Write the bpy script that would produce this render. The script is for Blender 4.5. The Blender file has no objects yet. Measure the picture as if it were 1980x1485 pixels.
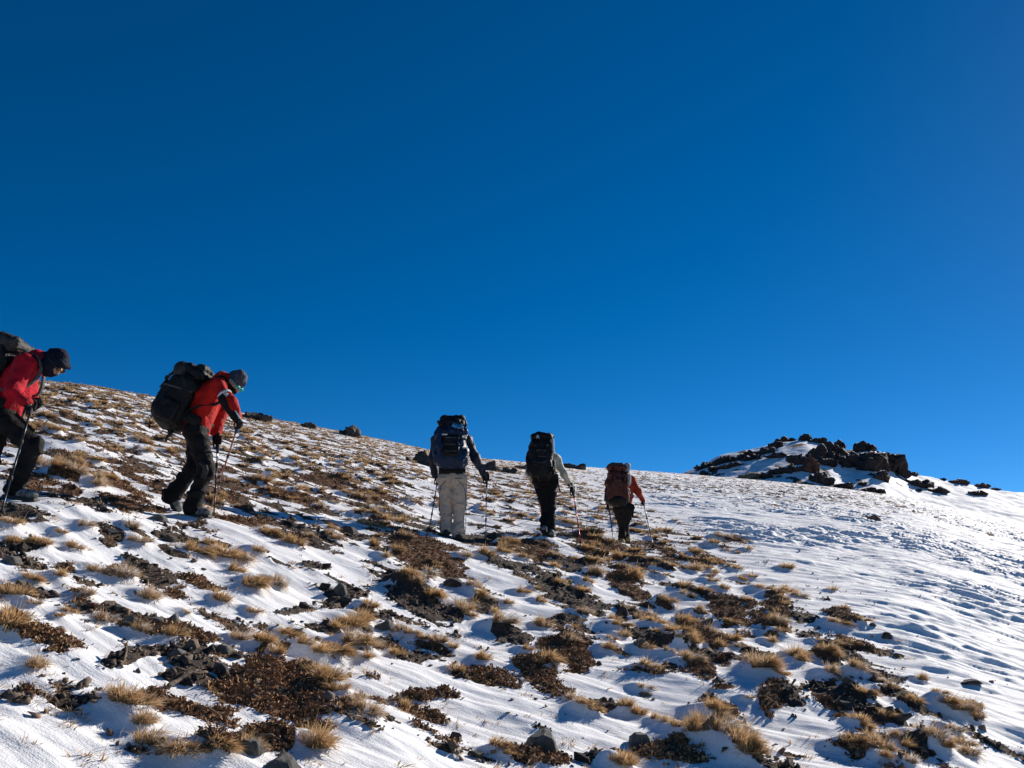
import bpy, bmesh, math, random
import numpy as np
from mathutils import Vector, Matrix

random.seed(7)
RNG = np.random.default_rng(7)
scene = bpy.context.scene

# ------------------------------------------------------------------ camera, world, sun, exposure
F, CX, CY, PITCH = 1715.0, 990.0, 742.5, math.radians(14.0)
SP, CP = math.sin(PITCH), math.cos(PITCH)
cam_data = bpy.data.cameras.new("camera")
cam_data.sensor_fit = 'HORIZONTAL'
cam_data.sensor_width = 36.0
cam_data.lens = F / 1980.0 * 36.0
cam_data.clip_start = 0.1
cam_data.clip_end = 3000
cam = bpy.data.objects.new("camera", cam_data)
scene.collection.objects.link(cam)
cam.location = (0, 0, 0)
cam.rotation_euler = (math.radians(90) + PITCH, 0, 0)
scene.camera = cam

SUN_AZ, SUN_EL = math.radians(46.0), math.radians(25.0)      # azimuth to the right of the view direction (+Y)
world = bpy.data.worlds.new("World")
scene.world = world
world.use_nodes = True
wt = world.node_tree
wt.nodes.clear()
wo = wt.nodes.new('ShaderNodeOutputWorld')
wb = wt.nodes.new('ShaderNodeBackground')
sky = wt.nodes.new('ShaderNodeTexSky')
sky.sky_type = 'NISHITA'
sky.sun_disc = False
sky.sun_elevation = SUN_EL
sky.sun_rotation = SUN_AZ
sky.altitude = 4200
sky.air_density = 0.75
sky.dust_density = 0.5
sky.ozone_density = 3.0
hsv = wt.nodes.new('ShaderNodeHueSaturation')
hsv.inputs['Saturation'].default_value = 1.325
hsv.inputs['Hue'].default_value = 0.498
wt.links.new(sky.outputs[0], hsv.inputs['Color'])
wt.links.new(hsv.outputs[0], wb.inputs['Color'])
wb.inputs['Strength'].default_value = 0.080
wt.links.new(wb.outputs[0], wo.inputs[0])

sd = bpy.data.lights.new("sun", 'SUN')
sd.energy = 5.0
sd.angle = math.radians(0.53)
sd.color = (1.0, 0.93, 0.84)
sun = bpy.data.objects.new("sun", sd)
scene.collection.objects.link(sun)
sdir = Vector((math.sin(SUN_AZ) * math.cos(SUN_EL), math.cos(SUN_AZ) * math.cos(SUN_EL), math.sin(SUN_EL)))
sun.rotation_euler = sdir.to_track_quat('Z', 'Y').to_euler()
sun.location = (20, 20, 30)
scene.view_settings.view_transform = 'Standard'
scene.view_settings.look = 'None'
scene.view_settings.exposure = 0.45
scene.view_settings.gamma = 1.0
scene.render.engine = 'CYCLES'
scene.cycles.max_bounces = 6
scene.cycles.use_denoising = True

# ------------------------------------------------------------------ helpers
def ray(px, py):
    u = (np.asarray(px, float) - CX) / F
    v = (CY - np.asarray(py, float)) / F
    return u, CP - v * SP, SP + v * CP

def P(px, py, D):
    """photo pixel at world depth D -> world point"""
    x, y, z = ray(px, py)
    s = D / y
    return np.array([x * s, D, z * s], float)

def smooth(a, b, x):
    t = np.clip((x - a) / (b - a), 0, 1)
    return t * t * (3 - 2 * t)

def hash_grid(seed):
    r = np.random.default_rng(seed)
    return r.permutation(256).astype(np.int32), r.random(256) * 2 * np.pi

def perlin(x, y, seed=0):
    perm, ang = hash_grid(seed)
    xi = np.floor(x).astype(np.int64); yi = np.floor(y).astype(np.int64)
    xf = x - xi; yf = y - yi
    u = xf * xf * xf * (xf * (xf * 6 - 15) + 10); v = yf * yf * yf * (yf * (yf * 6 - 15) + 10)
    gx = np.cos(ang); gy = np.sin(ang)
    def g(ix, iy, dx, dy):
        h = perm[(perm[ix & 255] + iy) & 255]
        return gx[h] * dx + gy[h] * dy
    n00 = g(xi, yi, xf, yf); n10 = g(xi + 1, yi, xf - 1, yf)
    n01 = g(xi, yi + 1, xf, yf - 1); n11 = g(xi + 1, yi + 1, xf - 1, yf - 1)
    a = n00 + u * (n10 - n00); b = n01 + u * (n11 - n01)
    return (a + v * (b - a)) * 1.4

def vnoise3(p, seed=0):
    """smooth value noise in 3D, about -1..1"""
    r = np.random.default_rng(seed)
    perm = r.permutation(256).astype(np.int64); val = r.random(256) * 2 - 1
    i = np.floor(p).astype(np.int64); f = p - i
    f = f * f * (3 - 2 * f)
    def c(a, b, d):
        return val[perm[(perm[(perm[(i[..., 0] + a) & 255] + i[..., 1] + b) & 255] + i[..., 2] + d) & 255]]
    fx, fy, fz = f[..., 0], f[..., 1], f[..., 2]
    def lx(b, d):
        q = c(0, b, d); return q + fx * (c(1, b, d) - q)
    y0 = lx(0, 0); y0 = y0 + fy * (lx(1, 0) - y0)
    y1 = lx(0, 1); y1 = y1 + fy * (lx(1, 1) - y1)
    return y0 + fz * (y1 - y0)

def mesh_np(name, V, Fc, smooth_shade=False):
    """V (n,3); Fc (m,k) of equal face size or a list of such arrays"""
    if not isinstance(Fc, list):
        Fc = [Fc]
    V = np.asarray(V, np.float32)
    me = bpy.data.meshes.new(name)
    loops = np.concatenate([f.ravel() for f in Fc]).astype(np.int32)
    sizes = np.concatenate([np.full(len(f), f.shape[1], np.int32) for f in Fc])
    starts = np.concatenate([[0], np.cumsum(sizes)[:-1]]).astype(np.int32)
    me.vertices.add(len(V)); me.vertices.foreach_set("co", V.ravel())
    me.loops.add(len(loops)); me.loops.foreach_set("vertex_index", loops)
    me.polygons.add(len(sizes)); me.polygons.foreach_set("loop_start", starts)
    me.polygons.foreach_set("loop_total", sizes)
    if smooth_shade:
        me.polygons.foreach_set("use_smooth", np.ones(len(sizes), bool))
    me.update(calc_edges=True)
    me.validate()
    return me

def link(name, me, mat=None, parent=None, loc=None):
    o = bpy.data.objects.new(name, me)
    if mat is not None:
        me.materials.append(mat)
    if parent is not None:
        o.parent = parent
    if loc is not None:
        o.location = loc
    scene.collection.objects.link(o)
    return o

def tag(o, label=None, cat=None, group=None, kind=None):
    if label: o["label"] = label
    if cat: o["category"] = cat
    if group: o["group"] = group
    if kind: o["kind"] = kind
    return o

# ------------------------------------------------------------------ materials
def newmat(name):
    m = bpy.data.materials.new(name); m.use_nodes = True
    nt = m.node_tree
    return m, nt, nt.nodes['Principled BSDF']

def mixcol(nt, fac, a, b):
    n = nt.nodes.new('ShaderNodeMix'); n.data_type = 'RGBA'
    for sock, v in ((n.inputs[0], fac), (n.inputs[6], a), (n.inputs[7], b)):
        if isinstance(v, bpy.types.NodeSocket): nt.links.new(v, sock)
        elif isinstance(v, (int, float)): sock.default_value = v
        else: sock.default_value = (*v, 1)
    return n.outputs[2]

def noise(nt, scale, detail=4, rough=0.55, coord=None, dims='3D'):
    n = nt.nodes.new('ShaderNodeTexNoise')
    n.inputs['Scale'].default_value = scale; n.inputs['Detail'].default_value = detail
    n.inputs['Roughness'].default_value = rough
    if coord is not None: nt.links.new(coord, n.inputs['Vector'])
    return n.outputs['Fac']

def ramp(nt, v, a, b):
    n = nt.nodes.new('ShaderNodeMapRange')
    n.inputs['From Min'].default_value = a; n.inputs['From Max'].default_value = b
    nt.links.new(v, n.inputs['Value'])
    return n.outputs[0]

def math_(nt, op, a, b=0.0):
    n = nt.nodes.new('ShaderNodeMath'); n.operation = op
    for s, v in ((n.inputs[0], a), (n.inputs[1], b)):
        if isinstance(v, bpy.types.NodeSocket): nt.links.new(v, s)
        else: s.default_value = v
    return n.outputs[0]

def bump(nt, h, dist, strength=1.0, normal=None):
    n = nt.nodes.new('ShaderNodeBump')
    n.inputs['Distance'].default_value = dist; n.inputs['Strength'].default_value = strength
    nt.links.new(h, n.inputs['Height'])
    if normal is not None: nt.links.new(normal, n.inputs['Normal'])
    return n.outputs[0]

def objcoord(nt):
    return nt.nodes.new('ShaderNodeTexCoord').outputs['Object']

def fabric(name, col, col2=None, rough=0.8, nscale=9, bscale=60, bdist=0.004, spec=0.25):
    m, nt, b = newmat(name)
    c = objcoord(nt)
    col2 = col2 or tuple(x * 0.7 for x in col)
    f = ramp(nt, noise(nt, nscale, 5, 0.6, c), 0.35, 0.65)
    nt.links.new(mixcol(nt, f, col, col2), b.inputs['Base Color'])
    b.inputs['Roughness'].default_value = rough
    b.inputs['Specular IOR Level'].default_value = spec
    n1 = bump(nt, noise(nt, bscale, 4, 0.6, c), bdist)
    n2 = bump(nt, noise(nt, bscale * 0.25, 3, 0.5, c), bdist * 3, 1.0, n1)
    nt.links.new(n2, b.inputs['Normal'])
    return m

def plain(name, col, rough=0.5, metal=0.0, spec=0.5):
    m, nt, b = newmat(name)
    c = objcoord(nt)
    f = noise(nt, 30, 3, 0.6, c)
    nt.links.new(mixcol(nt, f, col, tuple(x * 0.75 for x in col)), b.inputs['Base Color'])
    b.inputs['Roughness'].default_value = rough
    b.inputs['Metallic'].default_value = metal
    b.inputs['Specular IOR Level'].default_value = spec
    return m

def snow_shader(name):
    """snow with bare dark soil where the mesh's 'bare' attribute says so; 'brown' picks the soil kind"""
    m, nt, b = newmat(name)
    geo = nt.nodes.new('ShaderNodeNewGeometry')
    pos = geo.outputs['Position']
    at1 = nt.nodes.new('ShaderNodeAttribute'); at1.attribute_name = 'bare'
    at2 = nt.nodes.new('ShaderNodeAttribute'); at2.attribute_name = 'brown'
    n1 = noise(nt, 9, 5, 0.65, pos)
    n2 = noise(nt, 45, 4, 0.7, pos)
    s = math_(nt, 'ADD', at1.outputs['Fac'], math_(nt, 'MULTIPLY', math_(nt, 'SUBTRACT', n1, 0.5), 0.9))
    s = math_(nt, 'ADD', s, math_(nt, 'MULTIPLY', math_(nt, 'SUBTRACT', n2, 0.5), 1.3))
    mask = ramp(nt, s, 0.42, 0.56)
    # soil colours
    n3 = noise(nt, 30, 5, 0.7, pos)
    n4 = noise(nt, 3.0, 3, 0.6, pos)
    grey = mixcol(nt, ramp(nt, n3, 0.3, 0.7), (0.055, 0.040, 0.032), (0.15, 0.11, 0.085))
    red = mixcol(nt, ramp(nt, n3, 0.3, 0.7), (0.09, 0.045, 0.025), (0.26, 0.14, 0.075))
    redf = ramp(nt, math_(nt, 'ADD', at2.outputs['Fac'], math_(nt, 'SUBTRACT', n4, 0.5)), 0.3, 0.7)
    soil = mixcol(nt, redf, grey, red)
    sn = noise(nt, 1.5, 3, 0.5, pos)
    snowc = mixcol(nt, sn, (0.88, 0.88, 0.89), (0.81, 0.80, 0.80))
    nt.links.new(mixcol(nt, mask, snowc, soil), b.inputs['Base Color'])
    r = nt.nodes.new('ShaderNodeMapRange')
    nt.links.new(mask, r.inputs['Value'])
    r.inputs['To Min'].default_value = 0.75; r.inputs['To Max'].default_value = 0.95
    nt.links.new(r.outputs[0], b.inputs['Roughness'])
    b.inputs['Specular IOR Level'].default_value = 0.2
    # relief: wind grain of the snow and lumps of the soil
    mp = nt.nodes.new('ShaderNodeMapping')
    mp.inputs['Rotation'].default_value = (0, 0, math.radians(26.0))
    nt.links.new(pos, mp.inputs['Vector'])
    mp2 = nt.nodes.new('ShaderNodeMapping'); mp2.inputs['Scale'].default_value = (1.3, 6.0, 1.3)
    nt.links.new(mp.outputs[0], mp2.inputs['Vector'])
    w = noise(nt, 2.2, 5, 0.6, mp2.outputs[0])
    w = math_(nt, 'ADD', w, math_(nt, 'MULTIPLY', noise(nt, 7.0, 4, 0.6, pos), 0.6))
    b1 = bump(nt, w, 0.02, 0.6)
    b2 = bump(nt, noise(nt, 110, 3, 0.7, pos), 0.006, 0.7, b1)
    b3n = nt.nodes.new('ShaderNodeBump'); b3n.inputs['Distance'].default_value = 0.05
    nt.links.new(noise(nt, 32, 5, 0.75, pos), b3n.inputs['Height']); nt.links.new(mask, b3n.inputs['Strength'])
    nt.links.new(b2, b3n.inputs['Normal'])
    nt.links.new(b3n.outputs[0], b.inputs['Normal'])
    return m

def rockmat(name, c1, c2, snow=0.0, scale=6.0, lichen=None):
    m, nt, b = newmat(name)
    c = objcoord(nt)
    f = ramp(nt, noise(nt, scale, 6, 0.65, c), 0.3, 0.7)
    col = mixcol(nt, f, c1, c2)
    rnd = nt.nodes.new('ShaderNodeObjectInfo').outputs['Random']
    col = mixcol(nt, math_(nt, 'MULTIPLY', rnd, 0.45), col, tuple(x * 0.35 for x in c1))
    if snow > 0:
        geo = nt.nodes.new('ShaderNodeNewGeometry')
        sx = nt.nodes.new('ShaderNodeSeparateXYZ'); nt.links.new(geo.outputs['Normal'], sx.inputs[0])
        k = math_(nt, 'ADD', sx.outputs[2], math_(nt, 'MULTIPLY', math_(nt, 'SUBTRACT', noise(nt, 2.0, 4, 0.6, c), 0.5), 0.9))
        col = mixcol(nt, ramp(nt, k, 1.02 - snow, 1.1 - snow), col, (0.85, 0.86, 0.9))
    nt.links.new(col, b.inputs['Base Color'])
    b.inputs['Roughness'].default_value = 0.85
    b.inputs['Specular IOR Level'].default_value = 0.3
    vo = nt.nodes.new('ShaderNodeTexVoronoi'); vo.inputs['Scale'].default_value = scale * 1.6; nt.links.new(c, vo.inputs['Vector'])
    hh = math_(nt, 'ADD', noise(nt, scale * 4, 6, 0.7, c), math_(nt, 'MULTIPLY', vo.outputs['Distance'], 0.8))
    nt.links.new(bump(nt, hh, 0.035 * 6 / scale), b.inputs['Normal'])
    return m

def grassmat():
    m, nt, b = newmat("dry_grass")
    geo = nt.nodes.new('ShaderNodeNewGeometry')
    info = nt.nodes.new('ShaderNodeObjectInfo')
    at = nt.nodes.new('ShaderNodeAttribute'); at.attribute_name = 'tip'
    ri = geo.outputs['Random Per Island']
    tipc = mixcol(nt, ri, (0.74, 0.50, 0.26), (0.50, 0.31, 0.14))
    tipc = mixcol(nt, ramp(nt, ri, 0.86, 0.9), tipc, (0.80, 0.64, 0.40))
    basec = mixcol(nt, ri, (0.26, 0.15, 0.065), (0.12, 0.065, 0.03))
    col = mixcol(nt, ramp(nt, at.outputs['Fac'], 0.05, 0.55), basec, tipc)
    col = mixcol(nt, math_(nt, 'MULTIPLY', info.outputs['Random'], 0.4), col, (0.26, 0.16, 0.085))
    fr = math_(nt, 'MULTIPLY', ramp(nt, info.outputs['Random'], 0.45, 0.9), ramp(nt, noise(nt, 1.6, 2, 0.5, objcoord(nt)), 0.45, 0.62))
    col = mixcol(nt, math_(nt, 'MULTIPLY', fr, ramp(nt, ri, 0.2, 0.5)), col, (0.80, 0.78, 0.76))
    nt.links.new(col, b.inputs['Base Color'])
    b.inputs['Roughness'].default_value = 0.7
    b.inputs['Specular IOR Level'].default_value = 0.2
    tr = nt.nodes.new('ShaderNodeBsdfTranslucent')
    nt.links.new(col, tr.inputs['Color'])
    mx = nt.nodes.new('ShaderNodeMixShader'); mx.inputs[0].default_value = 0.35
    out = [n for n in nt.nodes if n.type == 'OUTPUT_MATERIAL'][0]
    nt.links.new(b.outputs[0], mx.inputs[1]); nt.links.new(tr.outputs[0], mx.inputs[2])
    nt.links.new(mx.outputs[0], out.inputs[0])
    return m

def islandmat(name, c1, c2, rough=0.9, c3=None):
    m, nt, b = newmat(name)
    ri = nt.nodes.new('ShaderNodeNewGeometry').outputs['Random Per Island']
    col = mixcol(nt, ri, c1, c2)
    if c3: col = mixcol(nt, ramp(nt, ri, 0.9, 0.93), col, c3)
    nt.links.new(col, b.inputs['Base Color'])
    b.inputs['Roughness'].default_value = rough
    b.inputs['Specular IOR Level'].default_value = 0.2
    return m

M_SNOW = snow_shader("wind_packed_snow_and_soil")
M_ROCK = rockmat("grey_rock", (0.20, 0.185, 0.165), (0.09, 0.085, 0.08), scale=9)
M_TAN = rockmat("tan_rock", (0.34, 0.25, 0.17), (0.17, 0.12, 0.085), scale=9)
M_DARK = rockmat("dark_rock", (0.13, 0.10, 0.085), (0.045, 0.036, 0.032), scale=5)
M_LAVA = rockmat("dark_lava", (0.10, 0.062, 0.052), (0.028, 0.020, 0.019), snow=0.10, scale=1.2)
M_RED = rockmat("red_lava", (0.20, 0.085, 0.055), (0.06, 0.028, 0.022), snow=0.08, scale=1.2)
M_GRASS = grassmat()
M_GRAV = islandmat("gravel", (0.055, 0.040, 0.032), (0.22, 0.165, 0.13), 0.9, (0.30, 0.20, 0.14))
M_DEAD = islandmat("dead_cushion_plant", (0.16, 0.08, 0.04), (0.40, 0.225, 0.115), 0.9, (0.55, 0.38, 0.22))
# ------------------------------------------------------------------ terrain height
H = 1.7
_sx = np.array([-400, 0, 40, 150, 270, 370, 480, 600, 700, 830, 900, 1000, 1130, 1250, 1330, 1450, 1600, 1750, 1850, 1980, 2300, 2800], float)
_sy = np.array([690, 733, 737, 744, 764, 784, 803, 825, 843, 871, 884, 893, 903, 911, 917, 927, 941, 962, 984, 1012, 1060, 1100], float)
_rx, _ry, _rz = ray(_sx, _sy)
_st, _se = _rx / _ry, _rz / _ry
T_KEY = np.array([-3, -.62, -.55, -.36, -.2, -.067, .038, .12, .2, .35, .6, 3.0])
R_KEY = np.array([34, 35, 37, 53, 70, 88, 102, 160, 160, 120, 100, 90.0])
A0, A1 = 0.205, -0.25
_tg = np.linspace(-3, 3, 6001)
_eg = np.interp(_tg, _st, _se)
_eg = np.where(_tg < _st[0], _se[0] - 0.18 * (_tg - _st[0]), _eg)
_eg = np.where(_tg > _st[-1], _se[-1] - 0.06 * (_tg - _st[-1]), _eg)
def blur(v, s):
    n = int(4 * s); k = np.exp(-0.5 * (np.arange(-n, n + 1) / s) ** 2); k /= k.sum()
    pl = v[0] + (v[1] - v[0]) * np.arange(-n, 0); pr = v[-1] + (v[-1] - v[-2]) * np.arange(1, n + 1)
    return np.convolve(np.concatenate([pl, v, pr]), k, mode='valid')
_eg = blur(_eg, 16); _Rg = blur(np.interp(_tg, T_KEY, R_KEY), 60)

def base(X, Y):
    Dm = np.sqrt(Y * Y + 1.0)
    t = np.clip(X / Dm, -3, 3)
    # beyond the drawn skyline points carry on with the general tilt
    e = np.interp(t, _tg, _eg)
    R = np.interp(t, _tg, _Rg)
    Dc = np.minimum(Dm, R * 2.2)
    prof = -H + (e + 2 * H / R) * Dm - H * Dc * Dc / (R * R)
    prof = prof - np.maximum(Dm - R * 2.2, 0) * 0.35
    plane = -H + A0 * Y + A1 * X
    w = smooth(0.3, 3.2, Y)
    return plane + (prof - plane) * w

def zone_t(Y):
    """lateral tangent where the tussocks give way to clean wind-packed snow"""
    return np.interp(np.log(np.maximum(Y, 1.0)), _zl, _zt)

_D = np.exp(np.linspace(math.log(2.5), math.log(260), 5000))
def hit(px, py, fn=base):
    x, y, z = ray(px, py)
    X = _D * (x / y); Z = _D * (z / y)
    g = fn(X, _D)
    i = np.argmax(g >= Z)
    if g[i] < Z[i]: i = len(_D) - 1; 
    if i == 0: i = 1
    # linear refine
    a, b = (Z - g)[i - 1], (Z - g)[i]
    f = a / (a - b) if a != b else 0
    D = _D[i - 1] + f * (_D[i] - _D[i - 1])
    return np.array([D * x / y, D])

_zp = [(1985, 1440), (1750, 1270), (1640, 1150), (1500, 1080), (1380, 1030), (1290, 990), (1200, 945), (1140, 925)]
_zw = [hit(*p) for p in _zp]
_zl = np.log([w[1] for w in _zw]); _zt = np.array([w[0] / w[1] for w in _zw])
_o = np.argsort(_zl); _zl = _zl[_o]; _zt = _zt[_o]

WIND = np.array([0.90, -0.44]); WIND /= np.linalg.norm(WIND)
def ac(X, Y):
    return X * WIND[0] + Y * WIND[1], -X * WIND[1] + Y * WIND[0]

# bare patches read off the photo: (cx, cy, half length, half width, tilt in degrees clockwise on the photo, kind) kind 0 gravel, 1 brown plants
PATCH = [(385, 1290, 75, 34, 8, 0), (530, 1338, 120, 62, 22, 1), (590, 1350, 70, 50, 10, 1), (265, 1275, 58, 15, -18, 0), (365, 1385, 80, 24, 18, 1),
 (75, 1240, 75, 20, 14, 1), (40, 1056, 42, 7, 0, 0), (55, 1078, 60, 14, 10, 0), (62, 1142, 66, 14, 12, 0), (178, 1117, 32, 7, -8, 0), (120, 1090, 35, 10, 0, 1),
 (292, 1098, 48, 17, 25, 0), (344, 1132, 22, 10, 10, 1), (392, 1117, 44, 11, 14, 1), (175, 1181, 40, 6, 5, 0), (290, 1197, 60, 9, 6, 0), (340, 1226, 92, 16, 10, 1),
 (49, 1334, 26, 8, 3, 1), (570, 1030, 80, 17, 20, 0), (695, 1043, 58, 11, 4, 0), (815, 1068, 72, 28, 25, 1), (868, 1098, 26, 20, 20, 1), (795, 1145, 95, 24, 32, 0),
 (668, 1140, 48, 12, -8, 0), (611, 1096, 22, 6, 5, 0), (576, 1165, 60, 4, -8, 0), (616, 1195, 52, 9, 8, 0), (740, 1210, 30, 7, 0, 0), (752, 1231, 34, 13, 10, 1),
 (806, 1250, 38, 11, -5, 0), (948, 1297, 56, 19, 22, 1), (985, 1222, 40, 14, 10, 0), (940, 1172, 25, 8, 0, 0), (808, 1340, 26, 8, 10, 1), (853, 1338, 32, 8, 12, 1),
 (728, 1397, 40, 13, 12, 0), (530, 1440, 50, 22, 15, 1), (430, 1480, 60, 18, 0, 1), (1045, 1070, 52, 18, 16, 1), (1085, 1140, 95, 21, 25, 0), (1212, 1130, 42, 14, 28, 1),
 (1097, 1202, 34, 9, 8, 0), (1095, 1258, 50, 36, 40, 1), (1050, 1300, 56, 24, 30, 1), (1362, 1232, 70, 22, 38, 1), (1412, 1178, 50, 24, 38, 1), (1360, 1312, 26, 15, 20, 1),
 (1298, 1308, 20, 9, 20, 0), (1470, 1195, 30, 18, 40, 1), (1462, 1267, 30, 8, 12, 0), (1500, 1362, 26, 26, 30, 1), (1170, 1365, 36, 14, 14, 0), (1295, 1462, 60, 24, 8, 1),
 (1030, 1470, 62, 14, 6, 1), (1160, 1472, 40, 8, -15, 0), (1255, 1245, 44, 9, 12, 0), (1230, 1190, 60, 14, 25, 0), (1502, 1187, 32, 26, 55, 1), (1552, 1200, 34, 10, 25, 0),
 (1603, 1244, 68, 11, 25, 0), (1525, 1365, 48, 13, 20, 0), (1650, 1376, 90, 13, 20, 0), (1755, 1375, 68, 10, 28, 0), (1708, 1305, 30, 5, 20, 0), (1605, 1280, 46, 8, 14, 0),
 (1780, 1453, 42, 12, 25, 0), (1925, 1443, 68, 4, 24, 0), (1300, 1072, 60, 9, 22, 1), (1370, 1080, 40, 9, 22, 1), (1230, 1085, 60, 10, 20, 0), (1330, 1140, 60, 7, 14, 0),
 (1395, 1380, 40, 16, 25, 1), (1390, 1270, 60, 8, 14, 0), (1425, 1050, 26, 6, 12, 1), (1160, 1060, 60, 14, 15, 1), (985, 1100, 80, 12, 22, 0), (1090, 1090, 60, 10, 20, 0),
 (930, 1040, 40, 8, 0, 0), (1745, 1350, 40, 8, 15, 0), (1640, 1400, 70, 12, 28, 1), (1880, 1385, 22, 14, 35, 1), (1625, 1200, 34, 9, 18, 1), (1645, 1238, 40, 8, 18, 1),
 (430, 1390, 40, 14, 10, 1), (780, 1184, 40, 8, 15, 0), (250, 975, 50, 16, 5, 1), (190, 985, 34, 10, 5, 0), (30, 1000, 60, 12, 8, 0), (330, 1040, 50, 9, 10, 0),
 (480, 1010, 70, 9, 10, 1), (430, 960, 50, 10, 8, 1), (560, 960, 60, 10, 12, 1), (640, 930, 50, 12, 14, 1), (760, 1000, 60, 8, 8, 0), (720, 960, 50, 9, 12, 1)]
# tussocks: (x, y, r) in photo pixels, y at the tuft's middle
TUFT = [(15,1200,42),(27,1140,30),(64,1163,20),(70,1275,26),(168,1140,22),(168,1015,18),(118,1022,16),(20,1010,22),(145,1042,20),(64,1100,22),(115,1100,20),(192,1076,28),(242,1086,26),
 (290,1120,34),(252,1022,20),(270,1038,22),(377,1052,26),(434,1059,26),(470,1066,22),(488,1110,28),(430,1137,18),(491,1157,18),(360,1160,16),(273,1214,22),(202,1190,18),(114,1194,13),(131,1180,15),
 (337,1227,26),(465,1217,26),(235,1360,36),(265,1372,30),(275,1405,26),(286,1440,28),(353,1463,32),(427,1468,34),(478,1470,26),(517,1029,22),(567,1049,20),(595,1043,14),(505,1112,24),(540,1103,24),
 (680,1166,32),(700,1158,28),(651,1184,18),(715,1150,20),(590,1224,28),(620,1230,32),(650,1232,28),(682,1217,28),(705,1222,26),(709,1250,20),(766,1237,22),(776,1184,22),(793,1200,20),(816,1210,18),
 (847,1217,20),(874,1227,18),(934,1251,19),(510,1240,28),(530,1252,24),(591,1275,28),(614,1300,30),(632,1335,36),(650,1355,26),(611,1448,38),(709,1396,24),(685,1369,22),(880,1275,20),(779,1339,18),
 (746,1076,16),(830,1099,20),(820,1110,18),(887,1157,20),(917,1130,20),(900,1076,18),(971,1062,18),(925,1140,16),(900,1170,18),(981,1160,16),(934,1153,20),(955,1168,18),(554,1187,26),(965,1450,20),
 (985,1460,18),(1072,1069,16),(1067,1089,18),(1135,1116,20),(1152,1098,22),(1226,1106,22),(1293,1157,20),(1256,1180,22),(1240,1186,18),(1215,1167,18),(1199,1213,22),(1206,1228,18),(1182,1238,18),
 (1180,1256,18),(1249,1207,16),(1131,1187,20),(1044,1153,16),(1020,1241,18),(1060,1270,22),(1075,1275,18),(1040,1275,16),(1104,1237,20),(1050,1204,18),(1306,1222,26),(1318,1240,20),(1337,1281,26),
 (1320,1275,18),(1256,1295,20),(1246,1322,18),(1246,1258,20),(1293,1271,16),(1417,1234,22),(1432,1246,18),(1478,1305,30),(1462,1300,22),(1500,1300,20),(1451,1359,13),(1384,1363,30),(1396,1375,22),
 (1434,1399,22),(1444,1412,20),(1128,1372,24),(1148,1380,20),(1111,1349,18),(1210,1368,18),(1235,1374,18),(1270,1390,18),(1288,1400,16),(1313,1409,22),(1347,1423,30),(1395,1432,30),(1415,1440,26),
 (1438,1450,34),(1455,1462,26),(1209,1472,30),(1190,1478,22),(1343,1062,15),(1397,1039,14),(1340,1096,16),(1322,1129,16),(1360,1137,18),(1327,1140,16),(1401,1123,16),(1377,1113,16),(1475,1123,20),
 (1492,1227,16),(1448,1059,12),(1370,1083,12),(1524,1142,18),(1544,1152,14),(1610,1140,12),(1503,1196,24),(1510,1212,18),(1620,1200,18),(1668,1204,14),(1631,1184,13),(1624,1234,18),(1648,1237,14),
 (1584,1227,14),(1540,1264,22),(1552,1276,20),(1615,1268,16),(1490,1306,24),(1510,1318,18),(1608,1304,22),(1660,1306,22),(1675,1312,20),(1702,1322,20),(1726,1340,19),(1672,1352,26),(1712,1389,18),
 (1770,1372,18),(1783,1306,14),(1837,1372,24),(1855,1378,22),(1820,1368,18),(1882,1374,20),(1890,1388,18),(1660,1396,18),(1676,1404,18),(1690,1425,26),(1704,1440,30),(1715,1460,24),(1650,1433,26),
 (1740,1425,22),(1755,1440,20),(1759,1470,20),(1790,1418,26),(1812,1432,28),(1830,1442,26),(1862,1430,20),(1875,1446,20),(1847,1410,18),(1150,1030,16),(1100,1010,16),(1120,1075,16),
 (1425,1095,12),(1455,1105,12),(700,1000,16),(640,1015,16),(455,1085,20),(30,1035,22),(80,1040,20),(410,1020,18),(150,1245,0),(900,1052,16),(940,1078,16),(1010,1130,18),(990,1045,16)]
TUFT = [t for t in TUFT if t[2] > 0]

def patch_world():
    out = []
    for (cx, cy, hl, hw, ang, kind) in PATCH:
        a = math.radians(ang)
        c = hit(cx, cy)
        e1 = hit(cx + hl * math.cos(a), cy + hl * math.sin(a)); e1b = hit(cx - hl * math.cos(a), cy - hl * math.sin(a))
        e2 = hit(cx - hw * math.sin(a), cy + hw * math.cos(a)); e2b = hit(cx + hw * math.sin(a), cy - hw * math.cos(a))
        A = np.array([(e1 - e1b) / 2, (e2 - e2b) / 2]).T
        out.append((c, np.linalg.inv(A), np.abs(A).sum(1).max() * 1.7, kind))
    return out
PW = patch_world()

def density(X, Y):
    t = X / np.maximum(Y, 0.5)
    zt = zone_t(Y)
    left = 1 - smooth(-0.09, 0.06, t - zt)
    d = left * (0.20 + 0.235 * smooth(9.0, 14.0, Y - 2.5 * t * 3)) 
    d = d + left * 0.07 * smooth(-0.0, -0.4, t) * smooth(8, 11, Y)
    fleck = smooth(24, 50, Y) * (1 - smooth(.22, .62, t - zt)) * (1 - left) * 0.60
    return d, fleck, left

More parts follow.
